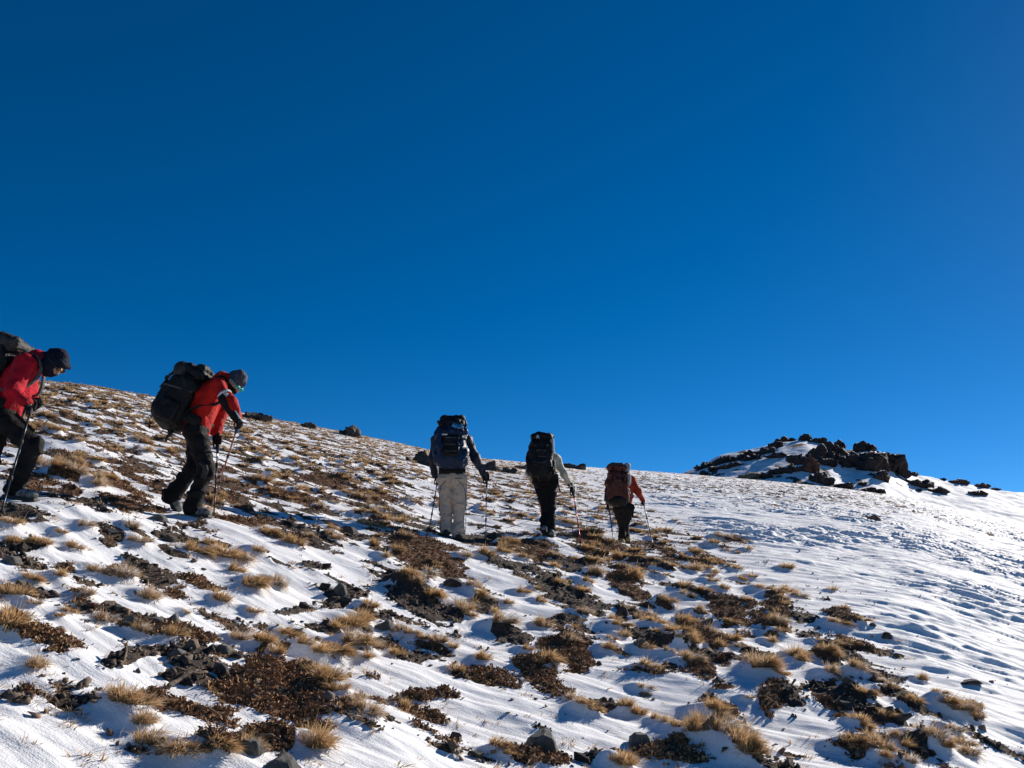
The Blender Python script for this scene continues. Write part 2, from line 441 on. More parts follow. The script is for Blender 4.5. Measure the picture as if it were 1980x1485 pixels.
def bare_field(X, Y):
    """>0 = bare ground; returns field and brown-ness"""
    a, c = ac(X, Y)
    wx = 0.25 * perlin(X / 0.8, Y / 0.8, 11); wy = 0.25 * perlin(X / 0.8, Y / 0.8, 12)
    n = 0.50 * perlin(a / 1.1 + wx, c / 0.50 + wy, 1) + 0.50 * perlin(a / 0.42 + wx, c / 0.24, 2) + 0.22 * perlin(X / 0.16, Y / 0.16, 3)
    n = n + 0.28 * (1 - smooth(8, 16, Y)) * perlin(a / 0.21, c / 0.11, 13)
    d, fleck, left = density(X, Y)
    thr = 0.62 - 1.22 * d
    M = n - thr - 0.4 * (1 - smooth(0.02, 0.08, d))
    nf = 0.75 * perlin(a / 0.9, c / 0.5, 5) + 0.5 * perlin(a / 0.4, c / 0.22, 6)
    Mf = nf - (0.66 - 0.9 * fleck) - 1.0 * (fleck < 0.02)
    M = np.maximum(M, Mf)
    br = 0.5 + 0.9 * perlin(X / 1.7, Y / 1.7, 7)
    edge = 0.60 * perlin(a / 0.55, c / 0.28, 8) + 0.55 * perlin(X / 0.16, Y / 0.16, 9) + 0.30 * n + 0.35 * perlin(X / 0.06, Y / 0.06, 10)
    for (cc, Ai, rad, kind) in PW:
        s = np.nonzero((np.abs(X - cc[0]) < rad) & (np.abs(Y - cc[1]) < rad))
        if len(s[0]) == 0: continue
        dx = X[s] - cc[0]; dy = Y[s] - cc[1]
        q = np.sqrt((Ai[0, 0] * dx + Ai[0, 1] * dy) ** 2 + (Ai[1, 0] * dx + Ai[1, 1] * dy) ** 2)
        m = (1.08 - q) * 0.8 + edge[s] * 1.0 - 1.5 * smooth(1.15, 1.7, q)
        up = m > M[s]
        M[s] = np.maximum(M[s], m)
        b = br[s]; b[up] = 0.0 if kind == 0 else 1.0; br[s] = b
    return M, br

TW = []          # tussock list in world: x, y, r
for (x, y, r) in TUFT:
    p = hit(x, y + r * 0.75)
    TW.append((p[0], p[1], r * p[1] / F * 1.02))
N_MANUAL_TUFT = len(TW)
# procedural tussocks where the photo shows them dense
_c = 34000
_tt = RNG.uniform(-0.66, 0.6, _c); _dd = np.sqrt(RNG.uniform(7.5 ** 2, 78 ** 2, _c))
_X, _Y = _tt * _dd, _dd
_M, _B = bare_field(_X, _Y)
_d, _f, _l = density(_X, _Y)
_clump = perlin(_X / 1.1, _Y / 1.1, 21)
_ok = (_M > -0.16) & (_d > 0.14) & (_clump + RNG.uniform(-.35, .35, _c) > -0.08) & (_l > 0.35) & (RNG.random(_c) < 0.85)
_ok &= ~((_Y < 12) & (np.abs(_tt - 0.0) < 0.6) & (_clump < 0.1))
for i in np.nonzero(_ok)[0]:
    x, y = _X[i], _Y[i]
    TW.append((x, y, RNG.uniform(0.05, 0.125) * (1.15 if RNG.random() < .2 else 1)))
TW = np.array(TW)

FOOTPX = [(45, 970, 7.62), (384, 1000, 9.02), (874, 1043, 13.0), (1062, 1038, 14.3), (1207, 1056, 16.5), (330, 985, 9.25), (-20, 968, 7.9)]
for _f in FOOTPX:
    _q = P(*_f); _r = TW[:, :2] - _q[:2]
    TW = TW[~((np.abs(_r[:, 0]) < 0.42) & (_r[:, 1] > -1.1) & (_r[:, 1] < 0.35)) ]
FOOT = []        # (x, y, z) the ground must pass through; filled below from the walkers' feet
for (px, py, D) in [(45, 970, 7.62), (384, 1000, 9.02), (874, 1043, 13.0), (1062, 1038, 14.3), (1207, 1056, 16.5), (330, 985, 9.25), (-20, 968, 7.9)]:
    FOOT.append(P(px, py, D))

NEARM = TW[(TW[:, 1] < 26)]
def relief(X, Y):
    a, c = ac(X, Y)
    d, fleck, left = density(X, Y)
    h = 0.10 * perlin(X / 2.6, Y / 2.6, 31) + 0.055 * perlin(a / 1.5, c / 0.7, 32)
    h += 0.022 * perlin(a / 0.6, c / 0.22, 33) * (1 - smooth(14, 26, Y)) + 0.008 * perlin(a / .22, c / .08, 34) * (1 - smooth(5, 10, Y))
    # wind-cut snow (sastrugi) on the clean side: plates with steep little steps
    cl = (1 - left) * smooth(4.5, 7, Y)
    f1 = 1 - smooth(9, 20, Y); f2 = 1 - smooth(4, 9, Y)
    w1 = perlin(X / 1.3, Y / 1.3, 40); w2 = perlin(X / 3.1, Y / 3.1, 42)
    q1 = perlin(a / 1.05 + .5 * w1, c / 0.25 + .7 * w2 + .35 * w1, 35) + 0.35 * f1 * perlin(a / .5, c / .2, 36) + .3 * w1
    q2 = perlin(a / 0.55 + .6 * w1, c / 0.2 + .9 * w2 + .4 * w1, 37) + 0.3 * f2 * perlin(a / .2, c / .1, 41) + .25 * w2
    q3 = perlin(a / 0.62 + .8 * w2, c / 0.36 + .6 * w1, 45) + .45 * (1 - smooth(16, 30, Y)) * perlin(a / .24, c / .17, 46) - .25 * w1
    rough_ = perlin(X / .33, Y / .33, 43)
    patchy = 0.35 + 0.9 * smooth(-.35, .45, perlin(X / 4.5, Y / 6, 44) + .5 * w2)
    cl = cl * patchy * (0.46 + 0.54 * smooth(7, 18, Y))
    h = h * (1 - 0.5 * cl) + cl * (0.050 * smooth(0.12, 0.36, q1) + 0.030 * smooth(0.02, 0.28, q2) + 0.032 * smooth(.0, .3, q3) - 0.010 * smooth(.1, .25, -q2) + .016 * rough_ + .008 * f1 * perlin(X / .13, Y / .13, 47))
    h *= 1 - 0.45 * smooth(60, 120, Y)
    # broad knolls along the ridge
    return h

def ground(X, Y, want=False):
    X = np.asarray(X, float); Y = np.asarray(Y, float)
    z = base(X, Y) + relief(X, Y)
    M, br = bare_field(X, Y)
    bare = smooth(-0.06, 0.10, M)
    z = z + 0.034 * smooth(-.35, .75, M) - 0.010 * bare
    z = z + bare * (0.010 * perlin(X / 0.07, Y / 0.07, 51) + 0.020 * perlin(X / 0.2, Y / 0.2, 52))
    for (tx, ty, r) in NEARM:
        # snow banked up on the windward left of each tuft
        cx, cy, R = tx - 0.55 * r, ty + 0.45 * r, 2.6 * r
        s = np.nonzero((np.abs(X - cx) < R * 1.3) & (np.abs(Y - cy) < R * 1.3))
        if len(s[0]) == 0: continue
        dx = X[s] - cx; dy = Y[s] - cy
        aa, c_ = dx * WIND[0] + dy * WIND[1], -dx * WIND[1] + dy * WIND[0]
        z[s] += 0.62 * r * np.exp(-(aa * aa) / (2 * (0.95 * r) ** 2) - (c_ * c_) / (2 * (0.62 * r) ** 2))
    for k, f in enumerate(FOOT):
        s = np.nonzero((np.abs(X - f[0]) < 2.6) & (np.abs(Y - f[1]) < 2.6))
        if len(s[0]) == 0: continue
        w = np.exp(-((X[s] - f[0]) ** 2 + (Y[s] - f[1]) ** 2) / (2 * 0.42 ** 2))
        z[s] += FD[k] * w if FD is not None else 0
    if want: return z, bare, br, M
    return z
FD = None
_f0 = np.array([ground(np.array([f[0]]), np.array([f[1]]))[0] for f in FOOT])
_need = np.array([f[2] for f in FOOT]) - _f0
_W = np.array([[math.exp(-((f[0] - g[0]) ** 2 + (f[1] - g[1]) ** 2) / (2 * .42 ** 2)) for g in FOOT] for f in FOOT])
FD = np.linalg.solve(_W, _need)
print("foot corrections", np.round(_need, 3))

def gz(x, y):
    return float(ground(np.array([x]), np.array([y]))[0])

def hitg(px, py):
    p = hit(px, py, ground)
    return np.array([p[0], p[1], gz(p[0], p[1])])

# ------------------------------------------------------------------ the slope as one sheet
def S(Y): return np.sqrt(Y * Y + 1.6 ** 2)
tcols = np.concatenate([np.linspace(-3, -0.75, 60, endpoint=False), np.linspace(-0.75, 0.66, 1500, endpoint=False), np.linspace(0.66, 3, 60)])
yr = np.concatenate([np.linspace(-30, 3.0, 70, endpoint=False), np.exp(np.linspace(math.log(3.0), math.log(70), 1250, endpoint=False)), np.exp(np.linspace(math.log(70), math.log(300), 130))])
TT, YY = np.meshgrid(tcols, yr)
XX = TT * S(YY)
z, bare, br, Mg = ground(XX, YY, True)
V = np.stack([XX, YY, z], -1).reshape(-1, 3)
nc, nr = len(tcols), len(yr)
idx = np.arange(nr * nc).reshape(nr, nc)
Fq = np.stack([idx[:-1, :-1], idx[:-1, 1:], idx[1:, 1:], idx[1:, :-1]], -1).reshape(-1, 4)
me = mesh_np("snowy_slope", V, Fq, True)
for nm, arr in (("bare", bare), ("brown", br)):
    at = me.attributes.new(nm, 'FLOAT', 'POINT'); at.data.foreach_set("value", arr.astype(np.float32).ravel())
slope = link("snowy_slope", me, M_SNOW)
tag(slope, "steep mountainside of wind-packed snow with bare brown soil showing through", kind="structure")

# ------------------------------------------------------------------ the hill behind, with its summit
HX = np.array([1180, 1290, 1310, 1340, 1400, 1460, 1500, 1555, 1600, 1640, 1680, 1705, 1745, 1770, 1830, 1930, 1980, 2100, 2400], float)
HY = np.array([955, 926, 916, 905, 880, 866, 856, 848, 856, 872, 868, 878, 905, 919, 931, 947, 954, 978, 1040], float)
hx, hy, hz = ray(HX, HY)
HT, HE = hx / hy, hz / hy
_ht = np.linspace(HT[0] - .05, HT[-1] + .05, 900)
_k = np.exp(-np.linspace(-2.5, 2.5, 41) ** 2); _k /= _k.sum()
_he = np.convolve(np.pad(np.interp(_ht, HT, HE), 20, mode='edge'), _k, mode='valid')
D0, D1 = 100.0, 165.0
def hill(X, Y):
    t = X / Y
    D1t = 165.0 - 60 * (t - 0.33) ** 2
    e1 = np.interp(t, _ht, _he) ; e0 = 0.055
    f = (Y - D0) / (D1t - D0)
    prof = np.where(f < 1, e0 + (e1 - e0) * (1 - (1 - np.clip(f, 0, 1)) ** 1.35), e1)
    zz = Y * prof
    zz = zz - np.where(f > 1, (Y - D1t) * 0.55 + 0.01 * (Y - D1t) ** 2, 0)
    zz = zz + 0.35 * perlin(X / 7, Y / 7, 61) + 0.16 * perlin(X / 2.2, Y / 2.2, 62) + .05 * perlin(X / .8, Y / .8, 63)
    return zz
ht = np.linspace(HT[0], HT[-1], 520); hyv = np.linspace(D0, 230, 260)
TT2, YY2 = np.meshgrid(ht, hyv); XX2 = TT2 * YY2
Z2 = hill(XX2, YY2)
V2 = np.stack([XX2, YY2, Z2], -1).reshape(-1, 3)
idx = np.arange(V2.shape[0]).reshape(len(hyv), len(ht))
Fq = np.stack([idx[:-1, :-1], idx[:-1, 1:], idx[1:, 1:], idx[1:, :-1]], -1).reshape(-1, 4)
me = mesh_np("hill", V2, Fq, True)
rx_, ry_ = XX2, YY2
bm_ = perlin(rx_ / 3.2, ry_ / 5, 65) + .5 * perlin(rx_ / 1.1, ry_ / 1.6, 66) - 0.42 - smooth(0.40, 0.52, XX2 / YY2) * .5
at = me.attributes.new("bare", 'FLOAT', 'POINT'); at.data.foreach_set("value", smooth(-.05, .05, bm_).astype(np.float32).ravel())
at = me.attributes.new("brown", 'FLOAT', 'POINT'); at.data.foreach_set("value", np.zeros(V2.shape[0], np.float32))
hillo = link("hill", me, M_SNOW)
tag(hillo, "snow-covered hill behind the slope, rising to a rocky summit", kind="structure")
def hit_hill(px, py):
    x, y, zz = ray(px, py)
    D = np.linspace(D0, 170, 1500); X = D * x / y
    g = hill(X, D); Z = D * zz / y
    i = int(np.argmax(g >= Z))
    if g[i] < Z[i]: i = int(np.argmax(g - Z))
    return np.array([X[i], D[i], g[i]])
# ------------------------------------------------------------------ rocks
def hull(pts, rough=0.0, seed=0, flat=True, name="rock", cuts=0):
    bm = bmesh.new()
    for p in pts: bm.verts.new(p)
    r = bmesh.ops.convex_hull(bm, input=bm.verts)
    bmesh.ops.delete(bm, geom=list({g for g in r.get('geom_unused', []) + r.get('geom_interior', []) if isinstance(g, bmesh.types.BMVert)}), context='VERTS')
    if cuts:
        bmesh.ops.triangulate(bm, faces=bm.faces)
        bmesh.ops.subdivide_edges(bm, edges=bm.edges, cuts=cuts, use_grid_fill=True)
    if rough:
        co = np.array([v.co for v in bm.verts])
        ext = np.ptp(co, axis=0).max()
        n = np.stack([vnoise3(co / ext * 3.2 + 7, seed + k) + .5 * vnoise3(co / ext * 8 + 3, seed + 9 + k) for k in range(3)], -1)
        co = co + n * rough * ext
        for v, c in zip(bm.verts, co): v.co = c
    bmesh.ops.triangulate(bm, faces=bm.faces)
    me = bpy.data.meshes.new(name); bm.to_mesh(me); bm.free()
    return me

def angular(seed, n=13, sx=1, sy=1, sz=0.7, rough=0.03, cuts=2, name="stone"):
    r = np.random.default_rng(seed)
    p = r.normal(size=(n, 3)); p /= np.linalg.norm(p, axis=1)[:, None] ** 1.0
    p = np.sign(p) * np.abs(p) ** 0.75
    p *= r.uniform(0.75, 1.1, (n, 1)) * np.array([sx, sy, sz]) * 0.62
    return hull(p, rough, seed, name=name, cuts=cuts)

def mesh_arrays(me):
    v = np.empty(len(me.vertices) * 3); me.vertices.foreach_get("co", v)
    t = np.empty(len(me.polygons) * 3, np.int32); me.polygons.foreach_get("vertices", t)
    return v.reshape(-1, 3), t.reshape(-1, 3)

def rotm(r):
    """random rotation"""
    q = r.normal(size=4); q /= np.linalg.norm(q)
    w, x, y, z = q
    return np.array([[1 - 2 * (y * y + z * z), 2 * (x * y - z * w), 2 * (x * z + y * w)], [2 * (x * y + z * w), 1 - 2 * (x * x + z * z), 2 * (y * z - x * w)], [2 * (x * z - y * w), 2 * (y * z + x * w), 1 - 2 * (x * x + y * y)]])

def put_rock(name, px, py, wpx, hpx, mat, seed, label, cat="rock", group=None, shape=None, where="slope", tilt=0.0, depth=1.0, rough=0.03):
    """a rock whose foot centre is seen at (px, py + hpx/2) and that looks wpx by hpx photo pixels"""
    p = hitg(px, py + hpx * 0.42) if where == "slope" else hit_hill(px, py + hpx * 0.42)
    k = p[1] / F
    w, h = wpx * k, hpx * k
    d = w * depth
    if shape is None:
        me = angular(seed, 14, w, d, h * 1.25, rough, 2, name)
    else:
        pts = []
        for (a, b) in shape:                      # outline in -1..1, given real thickness with a narrower back and front
            for q, s in ((-0.5, 0.78), (0.0, 1.0), (0.5, 0.7)):
                jr = np.random.default_rng(seed * 7 + len(pts)); pts.append((a * w / 2 * s * jr.uniform(.82, 1.08), q * d * jr.uniform(.8, 1.2), (b + 1) * h / 2 * (s * .25 + .75) * jr.uniform(.78, 1.06) - 0.15 * h))
        me = hull(pts, rough, seed, name=name, cuts=3)
    o = link(name, me, mat, None, (p[0], p[1] + (d * 0.25 if where == "slope" else 0), p[2] + (h * 0.30 if shape is None else 0)))
    if shape is None: o.rotation_euler = (0, tilt, 0)
    tag(o, label, cat, group)
    return o

SL = [((-1, -1), (-.9, .1), (-.35, .8), (.1, 1), (.6, .6), (1, -.4), (.95, -1)),
      ((-1, -.7), (-.7, .2), (.2, 1), (.55, .75), (1, -.9), (.2, -1)),
      ((-1, -1), (-.95, -.2), (-.2, .3), (.7, 1), (1, .6), (1, -1))]
NAMED = [
 ("rock", 1048, 1434, 76, 42, M_ROCK, SL[1], "grey angular rock alone on the clean snow at the bottom centre", .7),
 ("rock", 658, 1137, 30, 26, M_ROCK, SL[0], "upright grey block at the left end of the long gravel band", .8),
 ("rock", 877, 1124, 44, 20, M_DARK, SL[0], "dark low rock in snow right of the brown mound below the walkers", .8),
 ("rock", 739, 1207, 40, 20, M_ROCK, SL[2], "flat grey slab with a squared right end among tussocks", .7),
 ("rock", 708, 1213, 34, 12, M_ROCK, SL[1], "thin grey flake lying left of the squared slab", .7),
 ("rock", 1203, 1182, 30, 26, M_DARK, SL[1], "dark pointed rock leaning right in the gravel band below the rightmost walkers", .7),
 ("rock", 1238, 1427, 46, 24, M_ROCK, SL[0], "grey flat-topped rock above the brown plants at the bottom", .8),
 ("rock", 1274, 1436, 24, 18, M_TAN, SL[1], "small brown wedge of rock beside the flat-topped grey rock", .8),
 ("rock", 1372, 1396, 26, 26, M_TAN, SL[2], "tan upright rock between two big tussocks, right of bottom centre", .7),
 ("rock", 300, 1199, 44, 14, M_ROCK, SL[0], "long flat greenish grey stone, middle one of the row on the left", .8),
 ("rock", 252, 1196, 34, 16, M_ROCK, SL[0], "flat grey stone, left one of the row on the left", .8),
 ("rock", 334, 1194, 24, 18, M_ROCK, SL[1], "pointed grey stone, right one of the row on the left", .8),
 ("rock", 112, 1216, 26, 14, M_TAN, SL[0], "pale tan stone alone in the snow on the left", .8),
 ("rock", 370, 1243, 28, 20, M_TAN, SL[0], "pale reddish block above the dark gravel heap on the left", .8),
 ("rock", 430, 1254, 38, 20, M_ROCK, SL[0], "grey rock at the upper right of the dark gravel heap", .8),
 ("rock", 340, 1263, 42, 20, M_ROCK, SL[0], "broad greenish grey rock on top of the dark gravel heap", .8),
 ("rock", 428, 1293, 28, 24, M_DARK, SL[0], "dark round rock at the right of the gravel heap", .8),
 ("rock", 542, 1478, 66, 34, M_ROCK, SL[0], "pale grey rock cut off by the lower edge of the picture", .8),
 ("rock", 480, 1440, 56, 30, M_ROCK, SL[0], "grey rock between the lowest left tussocks", .8),
 ("rock", 405, 1437, 34, 16, M_DARK, SL[1], "dark stone in snow above the lowest left tussocks", .8),
 ("rock", 178, 1168, 24, 9, M_RED, SL[0], "small reddish stone alone in snow on the left", .8),
 ("rock", 24, 1054, 28, 11, M_DARK, SL[0], "flat dark stone at the left edge under the red-jacketed walker's boot", .8),
 ("rock", 20, 1081, 36, 18, M_ROCK, SL[0], "rounded grey rock at the left edge among gravel", .8),
 ("rock", 304, 1000, 40, 16, M_ROCK, SL[0], "mossy grey flat stone left of the orange-red walker's boots", .8),
 ("rock", 200, 961, 12, 12, M_TAN, SL[2], "small bright pale stone between the two red-jacketed walkers", .8),
 ("rock", 325, 1040, 36, 14, M_DARK, SL[0], "dark flat stone below the orange-red walker", .8),
 ("rock", 667, 1022, 60, 24, M_DARK, SL[1], "dark wedge shaped rock in drifted snow, centre left", .9),
 ("rock", 1249, 1341, 28, 8, M_ROCK, SL[0], "thin flat stone alone on clean snow near the bottom centre", .8),
 ("rock", 1366, 1200, 30, 16, M_ROCK, SL[2], "grey slab at the foot of the reddish bank", .8),
 ("rock", 1240, 1240, 34, 16, M_ROCK, SL[1], "grey flake between two tussocks in the middle of the slope", .8),
 ("rock", 1688, 1207, 14, 8, M_ROCK, SL[0], "small rounded grey stone at the edge of the clean snow", .8),
 ("rock", 1716, 1228, 24, 14, M_DARK, SL[1], "small dark stone alone in the clean snow right of the last tussocks", .8),
 ("rock", 1880, 1318, 44, 10, M_DARK, SL[1], "thin dark slab poking from the clean snow at the right", .6),
 ("rock", 1158, 1282, 14, 8, M_DARK, SL[0], "single dark pebble right of the brown bank", .8),
 ("rock", 1690, 1000, 30, 12, M_DARK, SL[0], "dark rock on the upper snowfield below the summit", .8),
]
for i, (nm, px, py, w, h, mt, shp, lab, dep) in enumerate(NAMED):
    put_rock(nm, px, py, w, h, mt, 100 + i, lab, nm, None, shp, depth=dep, rough=0.035)

# summit outcrops: every crag is one thing made of jammed blocks
def crag(px, py, wpx, hpx, seed, mat, label, group=None, blocks=7, cat="rock outcrop", name="rock_outcrop", slant=0.0, where='hill'):
    r = np.random.default_rng(seed)
    p = hit_hill(px, py + hpx * 0.45) if where == 'hill' else hitg(px, py + hpx * .4)
    k = p[1] / F; w, h = wpx * k, hpx * k
    Vs, Fs, n = [], [], 0
    for j in range(blocks):
        f = (j + 0.5) / blocks * 2 - 1
        hh = h * r.uniform(0.6, 1.0) * (1 - 0.5 * abs(f) ** 2)
        s = max((0.62 + 0.5 * r.random()) * (w / blocks * 2.2), hh * .8)
        s = min(s, w * .75)
        me = angular(seed * 31 + j, 15, s, s * 1.2, hh * 1.35, 0.13, 3)
        v, t = mesh_arrays(me); bpy.data.meshes.remove(me)
        v = v + np.array([f * w / 2 * .8, r.uniform(-.3, .3) * w * .3, hh * (0.34 if where == 'hill' and px < 1760 else 0.16) + slant * f * h])
        Vs.append(v); Fs.append(t + n); n += len(v)
    me = mesh_np(name, np.concatenate(Vs), np.concatenate(Fs))
    o = link(name, me, mat, None, tuple(p))
    return tag(o, label, cat, group)
CR = [
 (1668, 886, 104, 34, M_LAVA, "long dark cliff forming the back of the right-hand top", 9), (1590, 876, 70, 26, M_LAVA, "rough cliff band behind the central ridge rocks", 8),
 (1730, 893, 44, 44, M_LAVA, "big square crag at the right end of the summit", 3), (1690, 893, 60, 36, M_LAVA, "broad dark wall of rock left of the square end crag", 5),
 (1674, 862, 38, 22, M_LAVA, "rounded crag on the second, right-hand top", 4), (1700, 877, 28, 18, M_LAVA, "dark step of rock between the second top and the square crag", 3),
 (1556, 846, 24, 12, M_LAVA, "small pinnacle on the highest point of the summit", 3), (1520, 849, 42, 9, M_LAVA, "thin line of blocks left of the highest point", 6),
 (1580, 851, 34, 10, M_LAVA, "flat blocks right of the highest point", 5), (1498, 860, 34, 16, M_LAVA, "dark block cluster above the upper snowfield, left", 4),
 (1605, 868, 56, 28, M_LAVA, "dark rock mass in the middle of the summit ridge", 6), (1622, 857, 30, 14, M_LAVA, "dark dome on the ridge between the two tops", 3),
 (1600, 890, 36, 22, M_LAVA, "ragged crag right of the central brown crag", 4), (1640, 880, 30, 20, M_LAVA, "dark crag at the right of the central mass", 4),
 (1542, 887, 32, 24, M_LAVA, "upright dark crag under the summit snowfield", 3), (1572, 898, 30, 34, M_RED, "brown central crag standing out of the snow", 4),
 (1588, 922, 46, 26, M_LAVA, "dark crag at the foot of the central brown crag", 5), (1660, 895, 40, 16, M_LAVA, "low dark wall under the right-hand top", 4),
 (1476, 872, 44, 14, M_LAVA, "slanting band of blocks on the left ridge, upper part", 6), (1440, 880, 44, 16, M_LAVA, "slanting band of blocks on the left ridge, middle part", 6),
 (1400, 889, 44, 14, M_LAVA, "slanting band of blocks on the left ridge, lower part", 6), (1362, 900, 40, 11, M_LAVA, "lowest blocks at the left end of the ridge", 6),
 (1455, 884, 50, 10, M_LAVA, "second row of blocks under the left ridge", 6), (1505, 879, 44, 10, M_LAVA, "row of blocks left of the upright crag", 5),
 (1415, 899, 44, 9, M_LAVA, "third row of small blocks low on the left flank", 5), (1508, 910, 48, 12, M_LAVA, "slab band in the snow left of the foot of the brown crag", 5),
 (1535, 905, 34, 12, M_LAVA, "dark slab just left of the brown crag's foot", 4), (1443, 920, 42, 18, M_TAN, "tan boulder where the hill meets the near slope", 2),
 (1480, 918, 30, 10, M_LAVA, "flat dark slab right of the tan boulder", 3), (1704, 919, 28, 20, M_LAVA, "triangular crag alone in the snow below the square crag", 3),
 (1775, 933, 62, 14, M_LAVA, "long low crag on the snow saddle", 5), (1812, 946, 30, 13, M_LAVA, "dark lump at the right end of the long low crag", 3),
 (1776, 946, 14, 6, M_LAVA, "small dark lump under the long low crag", 2), (1857, 931, 40, 10, M_RED, "reddish crag on the right-hand skyline, left one", 4),
 (1898, 936, 34, 9, M_RED, "reddish crag on the right-hand skyline, middle one", 4), (1924, 944, 16, 6, M_RED, "small reddish crag at the right end of the skyline", 3),
 (1891, 952, 28, 11, M_RED, "reddish lump in the snow under the skyline crags", 3), (1628, 940, 44, 11, M_LAVA, "low dark outcrop where the snow saddle meets the near slope", 4),
 (1680, 948, 52, 12, M_LAVA, "long dark outcrop on the near edge of the snow saddle", 5), (1667, 935, 20, 6, M_LAVA, "small split rock above the long dark outcrop", 2),
 (1823, 923, 10, 5, M_LAVA, "tiny rock on the skyline left of the reddish crags", 2), (1765, 915, 20, 7, M_LAVA, "flat rock at the foot of the square crag on the skyline", 3),
 (1385, 905, 30, 7, M_LAVA, "short row of blocks at the foot of the left flank", 4), (1360, 915, 20, 8, M_LAVA, "small dark rock left of the tan boulder", 2),
]
for i, (px, py, w, h, mt, lab, nb) in enumerate(CR):
    sl = -0.35 if 1340 < px < 1500 and py < 905 else 0.0
    crag(px, py, w, h, 300 + i, mt, lab, "rock outcrops on the summit", nb, slant=-sl)

OUT = [
 ("boulder", 680, 829, 46, 34, M_DARK, SL[0], "dark boulder perched on the skyline between the two red jackets and the beige trousers", .8),
 ("boulder", 598, 821, 26, 14, M_DARK, SL[1], "small dark boulder on the skyline left of the perched boulder", .8),
 ("boulder", 493, 802, 56, 22, M_DARK, SL[0], "low dark brown hump on the skyline just right of the red-orange jacket", 1.0),
 ("boulder", 818, 880, 58, 44, M_DARK, SL[2], "dark outcrop behind the left arm of the walker in beige trousers", .8),
 ("boulder", 952, 898, 44, 30, M_DARK, SL[0], "dark layered outcrop just right of the walker in beige trousers, left half", .7),
 ("boulder", 985, 903, 30, 26, M_DARK, SL[2], "dark layered outcrop right of the walker in beige trousers, right half", .7),
 ("boulder", 1005, 900, 26, 14, M_DARK, SL[1], "flat dark rock below the skyline left of the cream sleeved walker", .7),
 ("boulder", 1110, 899, 44, 16, M_DARK, SL[0], "brown hump on the skyline right of the cream sleeve", .9),
]
for i, (nm, px, py, w, h, mt, shp, lab, dep) in enumerate(OUT):
    crag(px, py + h * .12, w * 1.02, h * .72, 700 + i, mt, lab, None, 3 if w < 48 else 4, nm, nm, 0.0, 'slope')

# ------------------------------------------------------------------ loose stones: the largest ones as things, the rest as gravel
def sample_bare(n, dmin, dmax, want, seed, power=1.0):
    r = np.random.default_rng(seed)
    t = r.uniform(-0.64, 0.62, n); D = np.exp(r.uniform(math.log(dmin), math.log(dmax), n))
    X, Y = t * D, D
    M, br = bare_field(X, Y)
    ok = want(M, br)
    X, Y, M, br = X[ok], Y[ok], M[ok], br[ok]
    Z = ground(X, Y)
    return X, Y, Z, M, br

ST = [angular(900 + i, 9, 1, r_, h_, 0.03, 0, "stone") for i, (r_, h_) in enumerate([(1, .7), (.7, .5), (.8, .4), (1, .5), (.6, .6), (.9, .35), (.75, .7), (1, .55)])]
ST_ROCK = [m for m in ST]
X, Y, Z, M_, B_ = sample_bare(5000, 3.4, 11, lambda M, b: (M > -0.02) & (b < 0.75), 77)
stone_label = 'x'
nst = min(230, len(X))
mats = [M_ROCK, M_DARK, M_DARK, M_TAN]
stone_meshes = []; stone_objs = []
for i in range(12):
    me = ST[i % 8].copy(); me.name = "stone"; me.materials.append(mats[i % 4]); stone_meshes.append(me)
for i in range(nst):
    o = bpy.data.objects.new("stone", stone_meshes[i % 12])
    s = RNG.uniform(0.045, 0.11)
    o.scale = (s, s * RNG.uniform(.7, 1), s * RNG.uniform(.7, 1.1)); o.rotation_euler = (RNG.uniform(-.4, .4), RNG.uniform(-.4, .4), RNG.uniform(0, 6.3))
    o.location = (X[i], Y[i], Z[i] + s * 0.12)
    scene.collection.objects.link(o)
    tag(o, None, "stone", "loose stones in the gravel patches"); stone_objs.append((o, s))
print("stones", nst)

def scatter(name, tmpl, X, Y, Z, size, mat, label, seed, flat=1.0, sink=0.15):
    r = np.random.default_rng(seed)
    Vs, Fs, n = [], [], 0
    tv = [mesh_arrays(m) if not isinstance(m, tuple) else m for m in tmpl]
    k = r.integers(0, len(tv), len(X))
    for j, (v, t) in enumerate(tv):
        s = np.nonzero(k == j)[0]
        if not len(s): continue
        R = np.stack([rotm(r) for _ in range(24)])[r.integers(0, 24, len(s))]
        vv = np.einsum('nij,vj->nvi', R, v) * size[s][:, None, None]
        vv[..., 2] *= flat
        vv += np.stack([X[s], Y[s], Z[s] + size[s] * sink], -1)[:, None, :]
        ff = t[None] + (np.arange(len(s)) * len(v))[:, None, None] + n
        Vs.append(vv.reshape(-1, 3)); Fs.append(ff.reshape(-1, t.shape[1])); n += len(s) * len(v)
    me = mesh_np(name, np.concatenate(Vs), np.concatenate(Fs))
    o = link(name, me, mat)
    tag(o, label, None, None, "stuff")
    return o

small = [angular(950 + i, 8, 1, RNG.uniform(.6, 1), RNG.uniform(.35, .8), 0, 0) for i in range(10)]
X, Y, Z, M_, B_ = sample_bare(110000, 3.3, 90, lambda M, b: (M > -0.13 + 0.1 * RNG.random(len(M))) & (b < 0.6 + 0.5 * RNG.random(len(M))), 78)
sz = np.clip(RNG.lognormal(-3.75, 0.45, len(X)), 0.012, 0.09) * (1 + np.clip(Y - 9, 0, 30) * 0.035)
scatter("gravel", small, X, Y, Z, sz, M_GRAV, "dark angular gravel strewn over the bare patches", 5, 0.75)
print("gravel", len(X))
